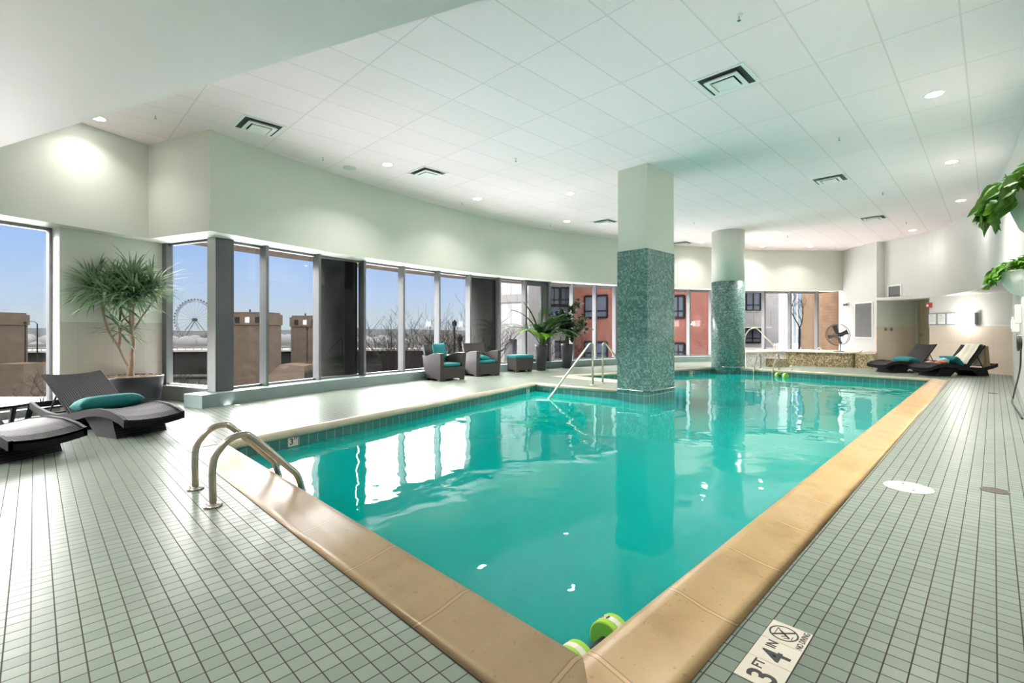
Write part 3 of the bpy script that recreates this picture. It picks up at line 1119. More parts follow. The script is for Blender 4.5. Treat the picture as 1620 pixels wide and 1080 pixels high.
# ------------------------------------------------------------------ ceiling fittings
def downlight(loc, label, power=None, real=True):
    t = thing('ceiling_light', label, 'ceiling light', loc, 0, 'recessed ceiling lights')
    bm = BM(); lathe(bm, [(.085, .0), (.085, -.004), (.105, -.008), (.112, -.004), (.112, .0)], 28, close=False)
    new_mesh_obj('trim_ring', bm, M_trim_white, t, smooth=True)
    bm = BM(); lathe(bm, [(.0, -.003), (.088, -.003)], 28, close=False)
    new_mesh_obj('diffuser', bm, M_lamp, t)
    ld = bpy.data.lights.new('downlight', 'AREA'); ld.shape = 'DISK'; ld.size = .17
    ld.energy = power or LAMP_W; ld.color = (1.0, .955, .89); ld.spread = math.radians(125)
    lo = bpy.data.objects.new('downlight_glow', ld); COL.objects.link(lo); lo.parent = t; lo.location = (0, 0, -.012)
    lo['kind'] = 'helper'
    return t


LIGHTS = [((1478, 149), 'recessed round ceiling light nearest the camera on the right side'),
          ((1505.5, 256), 'recessed round ceiling light left of the upper hanging plant'),
          ((1520, 317), 'recessed round ceiling light just in front of the curved white bulkhead'),
          ((1443.8, 364), 'recessed round ceiling light above the loungers at the back wall'),
          ((613, 260), 'recessed round ceiling light between two air vents over the left windows'),
          ((755, 314.5), 'recessed round ceiling light over the armchair with the pillow on its back'),
          ((902, 306), 'recessed round ceiling light left of the square pillar, over the pool steps'),
          ((897, 350), 'recessed round ceiling light over the two potted plants by the windows'),
          ((155, 187), 'recessed round ceiling light half hidden by the white soffit edge'),
          ((1110, 383.3), 'recessed round ceiling light seen between the two tiled pillars'),
          ((1206.6, 389.8), 'recessed round ceiling light farthest behind the round pillar, near the windows'),
          ((1232, 367.7), 'recessed round ceiling light just right of the round pillar top'),
          ((1282, 389.7), 'recessed round ceiling light over the raised spa')]
for (px, py), lb in LIGHTS:
    p = at(px, py, CZ)
    downlight(p, lb, {155: 2.0, 1520: 2.5, 1443.8: 1.2, 1110: 5.0, 1206.6: 5.0, 1282: 4.5, 613: 6.0, 755: 5.0, 897: 5.0, 902: 32.0, 1232: 34.0, 1478: 26.0, 1505.5: 26.0}.get(px))
for x, y, z, w, lb in ((-1.6, 2.2, 3.30, 12.0, 'added unseen round fill light in the low soffit nearest the camera'), (-1.6, 5.0, 3.30, 8.0, 'added unseen round fill light in the low soffit toward the left window'),  # both soffit lights are added as fill, out of the camera's view
                       (4.74, .55, CZ, 22.0, 'recessed round ceiling light above the cream depth tiles'), (2.6, .55, CZ, 18.0, 'recessed round ceiling light above the near pool corner')):
    downlight((x, y, z), lb, w)


def vent(loc, label):
    t = thing('air_vent', label, 'air vent', loc, 0, 'square ceiling air vents')
    bm = BM()
    for r0, r1, z0, z1 in ((.300, .262, -.004, -.006), ):
        pass
    def sq(h0, h1, z0, z1):
        a = [bm.verts.new((sx * h0, sy * h0, z0)) for sx, sy in ((-1, -1), (1, -1), (1, 1), (-1, 1))]
        b = [bm.verts.new((sx * h1, sy * h1, z1)) for sx, sy in ((-1, -1), (1, -1), (1, 1), (-1, 1))]
        for i in range(4):
            j = (i + 1) % 4
            bm.faces.new((a[i], a[j], b[j], b[i]))
        return b
    sq(.298, .262, -.010, -.010); sq(.298, .298, -.010, .0); sq(.262, .225, -.010, .05)
    new_mesh_obj('frame', bm, M_trim_white, t)
    bm = BM(); box(bm, 0, 0, -.0025, .53, .53, .003); new_mesh_obj('dark_throat', bm, M_black, t)
    for r_out, r_in, za, zb in ((.205, .150, -.040, -.020), (.130, .0, -.046, -.046)):
        bm = BM()
        if r_in > 0:
            sq(r_out, r_out - .055, za, za); sq(r_out, r_in + .03, za, zb + .012)
            sq(r_out - .055, r_in, za, zb)
        else:
            box(bm, 0, 0, za, r_out * 2, r_out * 2, .004)
            sq(r_out, r_out - .03, za, za + .02)
        new_mesh_obj('louvre', bm, M_trim_white, t)
    return t


VENTS = [((1149, 128), 'square ceiling air vent nearest the camera, over the pool'),
         ((410, 200), 'square ceiling air vent over the left corner of the window wall'),
         ((677, 273.5), 'square ceiling air vent above the curved window wall, second from the corner'),
         ((957, 350.5), 'square ceiling air vent just left of the square pillar top'),
         ((1313, 283.5), 'square ceiling air vent in the middle of the ceiling right of both pillars'),
         ((1079, 384.2), 'square ceiling air vent partly behind the square pillar'),
         ((1381, 344.6), 'square ceiling air vent farthest back, in front of the door recess')]
for (px, py), lb in VENTS:
    vent(at(px, py, CZ), lb)


def sprinkler(loc, label):
    t = thing('fire_sprinkler', label, 'sprinkler', loc, 0, 'ceiling sprinklers')
    bm = BM(); lathe(bm, [(.034, 0), (.030, -.006), (.010, -.008)], 16); new_mesh_obj('escutcheon', bm, M_white_plastic, t, smooth=True)
    bm = BM(); cyl(bm, (0, 0, -.006), (0, 0, -.05), .007, 8)
    lathe(bm, [(.0, -.050), (.018, -.052), (.018, -.055), (0, -.056)], 12)
    new_mesh_obj('head', bm, M_steel, t)
    return t


SPR = [((1169, 24), 'small ceiling sprinkler nearest the camera, above the first air vent'),
       ((246, 182), 'small ceiling sprinkler beside the white soffit edge'),
       ((511, 249), 'small ceiling sprinkler near the round speaker over the windows'),
       ((731, 320), 'small ceiling sprinkler over the left armchair by the windows'),
       ((816, 251), 'small ceiling sprinkler left of the square pillar over open pool'),
       ((871, 354), 'small ceiling sprinkler over the ottoman by the windows'),
       ((1327.7, 217), 'small ceiling sprinkler on the right, beyond the first air vent'),
       ((1396.5, 303.5), 'small ceiling sprinkler right of the central air vent'),
       ((1433.8, 351), 'small ceiling sprinkler by the light above the back loungers'),
       ((1322, 390), 'small ceiling sprinkler over the pedestal fan'),
       ((1246, 373), 'small ceiling sprinkler right of the round pillar top'),
       ((1098, 351), 'small ceiling sprinkler between the square and round pillars')]
for (px, py), lb in SPR:
    sprinkler(at(px, py, CZ), lb)
bm = BM(); p = at(553, 265.5, CZ); lathe(bm, [(.12, 0), (.118, -.008), (.10, -.010), (0, -.010)], 28)
o = new_mesh_obj('ceiling_speaker', bm, M_paint_white, smooth=True, loc=p)
tag(o, 'flat round white ceiling speaker beside the left windows', 'speaker')


# ------------------------------------------------------------------ pool fittings
def pool_ladder(loc, rotz, label):
    t = thing('pool_ladder', label, 'pool ladder', loc, rotz)
    for y in (-.257, .257):
        pts = [(.0, y, .0), (.0, y, .29), (.05, y, .40), (.115, y, .456), (.19, y, .470), (.26, y, .435), (.50, y, .182), (.575, y, .095), (.612, y, -.02), (.62, y, -.12), (.62, y, -.9)]
        bm = BM(); tube(bm, smooth_path(pts, 9), .0245, 16)
        r = new_mesh_obj('rail', bm, M_steel, t, smooth=True)
        bm = BM(); lathe(bm, [(.060, 0), (.060, .010), (.045, .020), (.026, .024)], 24, 0, y); new_mesh_obj('flange', bm, M_steel, t, smooth=True)
    for z in (-.35, -.62):
        bm = BM(); box(bm, .62, 0, z, .09, .5, .03); new_mesh_obj('tread', bm, M_white_plastic, t)
    return t


lad = pool_ladder((.885, 4.113, 0), 0, 'steel pool ladder at the near left edge of the pool')
copy_thing(lad, (15.92, 4.82, 0), PI, 'steel pool ladder at the far edge beside the floating dumbbell')


def stair_rail(base, d, label, dirx):
    t = thing('stair_handrail', label, 'handrail', base, 0, 'handrails on the poolside walkway')
    pts = [(0, 0, 0), (0, 0, .80), (dirx * .02, 0, .90), (dirx * .12, 0, .885), (dirx * 1.46, 0, -.12), (dirx * 1.50, 0, -.35)]
    bm = BM(); tube(bm, fillet_path([(0, 0, 0), (0, 0, .91), (dirx * .10, 0, .925), (dirx * 1.50, 0, -.16), (dirx * 1.52, 0, -.5)], [.09, .07, .05], 6), .022, 12)
    new_mesh_obj('rail', bm, M_steel, t, smooth=True)
    bm = BM(); lathe(bm, [(.055, 0), (.055, .012), (.024, .02)], 20); new_mesh_obj('flange', bm, M_steel, t, smooth=True)
    return t


stair_rail((8.73, 6.24, 0), 0, 'steel handrail sloping down left into the pool over the entry steps', -1)
stair_rail((9.20, 6.30, 0), 0, 'steel handrail sloping down right behind the square pillar', 1)


def aqua_dumbbell(loc, rotz, label, tilt=0.0):
    t = thing('water_dumbbell', label, 'dumbbell', loc, rotz)
    for s in (-1, 1):
        x0 = s * .128
        def disc(xa, xb, r, m, nm):
            bm = BM()
            c0 = Vector((xa, 0, 0)); c1 = Vector((xb, 0, 0))
            n = 30
            ra = [bm.verts.new(c0 + Vector((0, math.cos(2 * PI * k / n) * r, math.sin(2 * PI * k / n) * r))) for k in range(n)]
            rb = [bm.verts.new(c1 + Vector((0, math.cos(2 * PI * k / n) * r, math.sin(2 * PI * k / n) * r))) for k in range(n)]
            for k in range(n):
                bm.faces.new((ra[k], ra[(k + 1) % n], rb[(k + 1) % n], rb[k]))
            bm.faces.new(list(reversed(ra))); bm.faces.new(rb)
            return bm
        e = new_mesh_obj('foam_weight', disc(x0 - .045, x0 + .045, .083, None, ''), M_green_foam, t, smooth=False, bevel=.006)
        b = disc(x0 - .014, x0 + .014, .0836, None, '')
        bo = new_mesh_obj('white_band', b, M_white_foam, e)
        b = disc(x0 + s * -.046 - .001, x0 + s * -.046 + .001, .076, None, '')
        new_mesh_obj('foam_face', b, M_green_foam_side, e)
        b = disc(x0 + s * .046 - .001, x0 + s * .046 + .001, .076, None, '')
        new_mesh_obj('foam_face', b, M_green_foam_side, e)
    bm = BM(); cyl(bm, (-.125, 0, 0), (.125, 0, 0), .024, 14); new_mesh_obj('grip', bm, M_black, t, smooth=True)
    return t


db = aqua_dumbbell((1.665, 1.185, -.112), 0, 'lime green foam water dumbbell floating in the near corner of the pool')
db2 = copy_thing(db, (15.22, 4.30, -.10), math.radians(62), 'small lime green foam water dumbbell floating at the far pool edge')
M = Matrix.Translation((.128, .03, .0775)) @ Matrix.Rotation(math.radians(-20), 4, 'X') @ Matrix.Rotation(math.radians(90), 4, 'Z')
text_mesh('lettering', '010', .032, M_ink, db, M)


def floor_signs():
    t = thing('depth_marker', 'cream floor tiles reading 3 FT 4 IN with a no diving symbol', 'depth marker', (SIGN.x - .4488, SIGN.y - .1496, 0))
    s = .1496
    for i in range(3):
        bm = BM(); box(bm, s * (i + .5), s * .5, .0015, s - .003, s - .003, .003)
        new_mesh_obj('tile', bm, M_sign_tile, t)
    z = .0032
    text_mesh('lettering', '3', .135, M_ink, t, Matrix.Translation((s * .36, s * .42, z)) @ Matrix.Diagonal((.95, 1.0, 1, 1)))
    text_mesh('lettering', 'FT', .05, M_ink, t, Matrix.Translation((s * .78, s * .66, z)))
    text_mesh('lettering', '4', .135, M_ink, t, Matrix.Translation((s * 1.34, s * .42, z)) @ Matrix.Diagonal((.95, 1.0, 1, 1)))
    text_mesh('lettering', 'IN', .05, M_ink, t, Matrix.Translation((s * 1.80, s * .66, z)))
    text_mesh('lettering', 'NO DIVING', .026, M_ink, t, Matrix.Translation((s * 2.5, s * .12, z)) @ Matrix.Diagonal((1.0, 1.15, 1, 1)))
    bm = BM()
    cx, cy, R = s * 2.5, s * .585, s * .355
    n = 40
    for k in range(n):
        a0, a1 = 2 * PI * k / n, 2 * PI * (k + 1) / n
        q = [bm.verts.new((cx + r * math.cos(a), cy + r * math.sin(a), z)) for r, a in ((R, a0), (R, a1), (R * .87, a1), (R * .87, a0))]
        bm.faces.new(q)
    def bar(x0, y0, x1, y1, w):
        d = Vector((x1 - x0, y1 - y0, 0)).normalized(); m = Vector((-d.y, d.x, 0)) * w / 2
        a = Vector((cx + x0, cy + y0, z)); b = Vector((cx + x1, cy + y1, z))
        bm.faces.new([bm.verts.new(v) for v in (a - m, b - m, b + m, a + m)])
    k = R * .66
    bar(-k, k, k, -k, .010)                                   # slash
    bar(-.022, -.026, .012, .014, .009); bar(.012, .014, .026, .026, .005)   # diver
    bar(-.022, -.026, -.034, -.008, .005); bar(-.012, -.014, -.026, .002, .006)
    bar(-.030, .028, .030, .028, .003); bar(-.030, -.034, .0, -.034, .003)
    new_mesh_obj('no_diving_symbol', bm, M_ink, t)

    # small depth tiles set in the waterline of the far left edge
    def wall_tile(p, d, label, big, small):
        t = thing('depth_marker', label, 'depth marker', (p.x, p.y, 0), math.atan2(d.y, d.x), 'waterline depth tiles')
        bm = BM(); box(bm, 0, -.004, -.073, .13, .008, .12); new_mesh_obj('tile', bm, M_sign_tile, t)
        R = Matrix.Translation((0, -.0088, -.075)) @ Matrix.Rotation(math.radians(90), 4, 'X')
        text_mesh('lettering', big, .10, M_ink, t, R @ Matrix.Translation((-.022, -.005, 0)))
        text_mesh('lettering', small, .045, M_ink, t, R @ Matrix.Translation((.034, .024, 0)))
    dl = (PH - PI_).normalized()
    wall_tile(PI_ + dl * .75, dl, 'cream tile reading 3 FT in the waterline beside the near ladder', '3', 'FT')
    wall_tile(PI_ + dl * 6.30, dl, 'cream depth tile in the waterline near the entry steps', '3', 'FT')
    dd = (PD - PE).normalized()
    wall_tile(PE + dd * 4.55, dd, 'cream depth tile in the waterline left of the round pillar', '4', 'FT')


floor_signs()

# covers in the floor
t = thing('skimmer_lid', 'round cream access lid set in the right deck', 'lid', at(1437, 771, 0))
bm = BM(); lathe(bm, [(.155, 0), (.155, .004), (.150, .006), (0, .006)], 40); new_mesh_obj('lid_plate', bm, M_sign_tile, t)
for sx in (-.075, .075):
    bm = BM(); box(bm, sx, .04 * sx / .075, .0065, .03, .014, .002)
    new_mesh_obj('finger_hole', bm, M_grate, t)


def drain(loc, r, label):
    t = thing('floor_drain', label, 'floor drain', loc, 0, 'round floor drains')
    bm = BM(); lathe(bm, [(r, 0), (r, .004), (r * .86, .005), (r * .86, .002), (0, .002)], 28); new_mesh_obj('rim', bm, M_grate, t)
    bm = BM()
    k = 7
    for i in range(k):
        x = -r * .8 + 1.6 * r * (i + .5) / k
        h = math.sqrt(max(0, (r * .86) ** 2 - x * x))
        box(bm, x, 0, .0035, r * .11, 2 * h, .003)
    new_mesh_obj('grate', bm, M_steel, t)


drain(at(1574, 776, 0), .085, 'round metal floor drain on the right deck beside the cream lid')
drain(at(1571, 622, 0), .075, 'round metal floor drain far along the right deck, before the loungers')
drain(at(631, 627, 0), .07, 'round metal floor drain on the deck in front of the armchairs')


# ------------------------------------------------------------------ furniture
def grid_surface(bm, f, nu, nv, closed=False):
    vs = [[bm.verts.new(f(i / nu, j / nv)) for j in range(nv + 1)] for i in range(nu + 1)]
    for i in range(nu):
        for j in range(nv):
            bm.faces.new((vs[i][j], vs[i + 1][j], vs[i + 1][j + 1], vs[i][j + 1]))
    return vs


def slab_surface(bm, f, nu, nv, th):
    """grid surface with thickness th (vertical offset function)"""
    top = [[f(i / nu, j / nv) for j in range(nv + 1)] for i in range(nu + 1)]
    T = [[bm.verts.new(p) for p in row] for row in top]
    B = [[bm.verts.new(p + th) for p in row] for row in top]
    for i in range(nu):
        for j in range(nv):
            bm.faces.new((T[i][j], T[i + 1][j], T[i + 1][j + 1], T[i][j + 1]))
            bm.faces.new((B[i][j], B[i][j + 1], B[i + 1][j + 1], B[i + 1][j]))
    for i in range(nu):
        bm.faces.new((T[i][0], B[i][0], B[i + 1][0], T[i + 1][0]))
        bm.faces.new((T[i][nv], T[i + 1][nv], B[i + 1][nv], B[i][nv]))
    for j in range(nv):
        bm.faces.new((T[0][j], T[0][j + 1], B[0][j + 1], B[0][j]))
        bm.faces.new((T[nu][j], B[nu][j], B[nu][j + 1], T[nu][j + 1]))


LPROF = [(0, .235), (.12, .285), (.28, .322), (.48, .335), (.70, .310), (.92, .262), (1.12, .225), (1.32, .210), (1.52, .225), (1.72, .270), (1.92, .335)]


def lprof(x):
    for (x0, z0), (x1, z1) in zip(LPROF, LPROF[1:]):
        if x <= x1 + 1e-6:
            t = (x - x0) / (x1 - x0)
            t = t * t * (3 - 2 * t) * .35 + t * .65
            return z0 + (z1 - z0) * t
    return LPROF[-1][1]


def make_lounger(loc, rotz, label, angle=38):
    """local x runs from the foot end to the head end"""
    t = thing('sun_lounger', label, 'sun lounger', loc, rotz, 'dark wicker sun loungers')
    w = .65
    HX = .98
    def deck(u, v):
        x = u * (HX + .10); y = (v - .5) * w
        return Vector((x, y, lprof(x) - .03 * (1 - (2 * v - 1) ** 2)))
    bm = BM(); slab_surface(bm, deck, 22, 10, Vector((0, 0, -.022)))
    new_mesh_obj('seat', bm, M_wicker, t, smooth=False)
    # wavy side bands and foot apron
    bm = BM()
    for s in (-1, 1):
        def side(u, v, s=s):
            x = u * 1.90
            return Vector((x, s * (w / 2 - .012) + (v - .5) * .035, lprof(x) + .004))
        slab_surface(bm, side, 36, 1, Vector((0, 0, -.088)))
    def apron(u, v):
        y = (u - .5) * w
        return Vector((v * .035, y, .239 - .03 * (1 - (2 * u - 1) ** 2)))
    slab_surface(bm, apron, 10, 1, Vector((0, 0, -.085)))
    box(bm, 1.885, 0, lprof(1.88) - .035, .035, w, .07)
    new_mesh_obj('frame', bm, M_wicker_side, t)
    # slats of the frame under the backrest
    for x in (1.15, 1.38, 1.60, 1.78):
        bm = BM(); box(bm, x, 0, lprof(x) - .045, .03, w - .05, .02)
        new_mesh_obj('slat', bm, M_black, t)
    # two leaning panel legs
    for x0, x1, lean in ((.55, .30, 0), (1.40, 1.62, 0)):
        bm = BM()
        hw = w / 2 - .055
        if x0 < 1:
            pr = [(.30, .0), (.80, 0), (.98, .20), (.62, .24)]
            pr = [(.26, 0), (.34, 0), (.86, .20), (.42, .25)]
        else:
            pr = [(1.30, .15), (1.72, .19), (1.66, 0), (1.52, 0)]
            pr = [(1.22, .14), (1.66, .17), (1.74, 0), (1.66, 0)]
        # solid leg block: a slanted trapezoid across the width
        if x0 < 1:
            prof = [(.24, 0), (.62, 0), (.86, .205), (.34, .245)]
        else:
            prof = [(1.40, 0), (1.72, 0), (1.66, .175), (1.22, .145)]
        lo = [bm.verts.new((x, -hw, z)) for x, z in prof]; hi = [bm.verts.new((x, hw, z)) for x, z in prof]
        for i in range(4):
            j = (i + 1) % 4
            bm.faces.new((lo[i], lo[j], hi[j], hi[i]))
        bm.faces.new(lo); bm.faces.new(list(reversed(hi)))
        new_mesh_obj('leg', bm, M_wicker_side, t)
    # backrest
    a = math.radians(angle); Lb = .78
    def back(u, v):
        s = u * Lb; y = (v - .5) * (w - .03)
        sag = -.035 * (1 - (2 * v - 1) ** 2) + .03 * math.sin(u * PI)
        x = HX + .07 + s * math.cos(a) - sag * math.sin(a) * -1
        z = lprof(HX + .07) - .02 + s * math.sin(a) + sag * math.cos(a)
        return Vector((x, y, z))
    bm = BM(); slab_surface(bm, back, 12, 10, Vector((math.sin(a) * .026, 0, -math.cos(a) * .026)))
    bk = new_mesh_obj('backrest', bm, M_wicker, t)
    for s in (-1, 1):
        p = back(.62, .5 + s * .38)
        q = Vector((min(1.78, p.x + .20), p.y, lprof(1.7) - .04))
        bm = BM(); cyl(bm, p + Vector((.01, 0, -.02)), q, .011, 8)
        new_mesh_obj('strut', bm, M_black, t)
    return t


def pillow_mesh(bm, L, W, T, n=16, m=10, puff=2.4, M=None):
    """a stuffed cushion: pinched edges and corners"""
    def top(sgn):
        def f(u, v):
            a, b = 2 * u - 1, 2 * v - 1
            h = (max(0, 1 - abs(a) ** (puff * 2)) * max(0, 1 - abs(b) ** puff)) ** .5
            pinch = 1 - .06 * (1 - a * a) * abs(b) - .06 * (1 - b * b) * abs(a)
            p = Vector((a * L / 2 * (1 - .05 * (1 - b * b) * 0), b * W / 2 * (1 - .07 * (1 - abs(a)) * 0), sgn * h * T / 2))
            p.x *= 1 - .05 * (1 - abs(b)) * abs(a) ** 6; p.y *= 1 - .10 * (1 - abs(a)) * abs(b) ** 6
            return M @ p if M else p
        return f
    grid_surface(bm, top(1), n, m)
    grid_surface(bm, top(-1), n, m)
    bmesh.ops.remove_doubles(bm, verts=bm.verts, dist=1e-5)


def pillow(loc, rot, L, W, T, label, cat='pillow'):
    bm = BM(); pillow_mesh(bm, L, W, T)
    o = new_mesh_obj('pillow', bm, M_teal, smooth=True)
    o.location = loc; o.rotation_euler = rot
    tag(o, label, cat)
    return o


def lounge_local(root_loc, rotz, x, y, z):
    c, s = math.cos(rotz), math.sin(rotz)
    return Vector((root_loc[0] + x * c - y * s, root_loc[1] + x * s + y * c, root_loc[2] + z))


LG1 = ((1.00, 6.86, 0), math.atan2(.92, -.39))
LG2 = ((.11, 6.36, 0), math.atan2(.83, -.55))
LR1 = ((17.18, 2.38, 0), math.atan2(-.65, .76))
LR2 = ((16.76, 1.40, 0), math.atan2(-.65, .76))
lg = make_lounger(*LG1, 'dark wicker sun lounger with a long teal bolster before the window', 37)
copy_thing(lg, LG2[0], LG2[1], 'dark wicker sun lounger cut off by the left edge of the photo', 'dark wicker sun loungers')
lr = make_lounger(*LR1, 'dark wicker sun lounger nearer the door at the back wall, one teal pillow', 50)
copy_thing(lr, LR2[0], LR2[1], 'dark wicker sun lounger holding towels and clothes at the back wall', 'dark wicker sun loungers')

pz = lounge_local(*LG1, .90, 0, .262 + .075)
pillow(pz, (math.radians(8), 0, LG1[1] + PI / 2), .70, .28, .19, 'long teal bolster pillow on the left dark lounger', 'pillow')
pz = lounge_local(*LR1, .92, .0, .30)
pillow(pz + Vector((0, 0, .03)), (math.radians(10), 0, LR1[1] + PI / 2), .60, .36, .23, 'teal pillow lying on the lounger nearer the door')
pz = lounge_local(*LR2, .98, .04, .34)
pillow(pz + Vector((0, 0, .03)), (math.radians(48), 0, LR2[1] + PI / 2), .50, .36, .18, 'teal pillow propped on the towel covered lounger')


def drape(name, label, cat, mat, f, nu, nv, th=.012):
    bm = BM()
    slab_surface(bm, f, nu, nv, Vector((0, 0, -th)))
    o = new_mesh_obj(name, bm, mat, smooth=True)
    return tag(o, label, cat)


def towels():
    loc, rz = LR2
    a = math.radians(50); hx = 1.05; hz = lprof(1.05) - .02
    def f(u, v):
        # down the front of the backrest, over its top, and a little behind
        s = .78 - (u - .3) * .95 if u > .3 else .78
        y = -.02 + (v - .5) * .36 * (1 + .25 * u)
        w = .012 * math.sin(v * 16 + u * 4) + .01 * math.sin(u * 9)
        if u > .3:
            x = hx + s * math.cos(a); z = hz + s * math.sin(a)
            x -= math.sin(a) * (.03 + w); z += math.cos(a) * (.03 + w)
        else:
            k = (.3 - u) / .3
            x = hx + .78 * math.cos(a) + .02 + .05 * min(1, k * 3); z = hz + .78 * math.sin(a) + .035 - .55 * k * k - .02 * k
            x += w
        return lounge_local(loc, rz, x, y, z)
    drape('towel', 'white towel draped over the backrest of the far right lounger', 'towel', M_towel_white, f, 26, 14)
    def f2(u, v):
        k = u
        x = hx + .78 * math.cos(a) + .085 + .06 * k; y = -.22 + (v - .5) * .2
        z = hz + .78 * math.sin(a) - .02 - .58 * k
        return lounge_local(loc, rz, x + .012 * math.sin(v * 12), y, z)
    drape('towel', 'tan towel hanging behind the backrest of the far right lounger', 'towel', M_towel_tan, f2, 10, 8)
    random.seed(5)
    def lump(cx, cy, cz, rx, ry, rzz, mat, name, label, cat, seed):
        bm = BM()
        bmesh.ops.create_icosphere(bm, subdivisions=3, radius=1)
        for v in bm.verts:
            n = mnoise.noise(v.co * 1.9 + Vector((seed, 0, 0))) * .45 + mnoise.noise(v.co * 4.5 + Vector((seed, 7, 0))) * .22
            p = v.co * (1 + n)
            p.z = max(p.z, -.55)
            q = lounge_local(loc, rz, cx + p.x * rx, cy + p.y * ry, cz + p.z * rzz)
            v.co = q
        tag(new_mesh_obj(name, bm, mat, smooth=True), label, cat)
    lump(.70, .02, .375, .15, .13, .085, M_towel_blue, 'towel', 'crumpled pale blue towel beside the teal pillow', 'towel', 3)
    lump(.55, -.06, .355, .17, .11, .035, M_orange, 'beach_shirt', 'crumpled orange clothes on the far right lounger', 'clothing', 11)
    lump(.40, .10, .350, .10, .08, .032, M_pink, 'beach_shirt', 'crumpled pink cloth nearest the foot of the far right lounger', 'clothing', 17)
    lump(1.22, .06, .245, .15, .12, .05, M_black, 'bag', 'small black bag under the raised backrest of the far right lounger', 'bag', 23)


towels()


def bottle():
    p = at(1428, 589.3, 0)
    t = thing('water_bottle', 'small black flask standing on the deck between the back loungers', 'bottle', p)
    bm = BM(); lathe(bm, [(.045, 0), (.047, .01), (.047, .12), (.040, .135)], 20); new_mesh_obj('body', bm, M_black, t, smooth=True)
    bm = BM(); lathe(bm, [(.032, .135), (.034, .14), (.034, .16), (0, .16)], 16); new_mesh_obj('lid', bm, M_alu_dark, t, smooth=True)
    p = at(1441, 589.0, 0)
    for i in range(2):
        tt = thing('flip_flop', 'black sandal lying on the deck beside the black flask', 'sandal', (p.x + .02 * i, p.y + .12 * i, 0), .4 + .2 * i, 'pair of sandals')
        bm = BM()
        pts = [(.13 * math.cos(a) * 1.0, .045 * math.sin(a) * (1.1 + .25 * math.cos(a))) for a in [2 * PI * k / 20 for k in range(20)]]
        prism(bm, pts, 0, .018); new_mesh_obj('sole', bm, M_black, tt)
        bm = BM(); tube(bm, smooth_path([(.0, -.042, .018), (.03, -.02, .05), (.07, 0, .03), (.03, .02, .05), (0, .042, .018)], 4), .006, 6); new_mesh_obj('strap', bm, M_black, tt)


bottle()


def side_table():
    t = thing('side_table', 'low oval dark side table at the left edge behind the lounger', 'side table', (-.45, 8.74, 0), math.radians(24))
    bm = BM()
    pts = [(.50 * math.cos(2 * PI * k / 40), .34 * math.sin(2 * PI * k / 40)) for k in range(40)]
    prism(bm, pts, .268, .300); new_mesh_obj('table_top', bm, M_wicker, t, bevel=.01)
    for sx in (-1, 1):
        for sy in (-1, 1):
            bm = BM(); tube(bm, [(sx * .38, sy * .20, .275), (sx * .33, sy * .17, 0)], [.035, .028], 8); new_mesh_obj('leg', bm, M_wicker_side, t)


side_table()


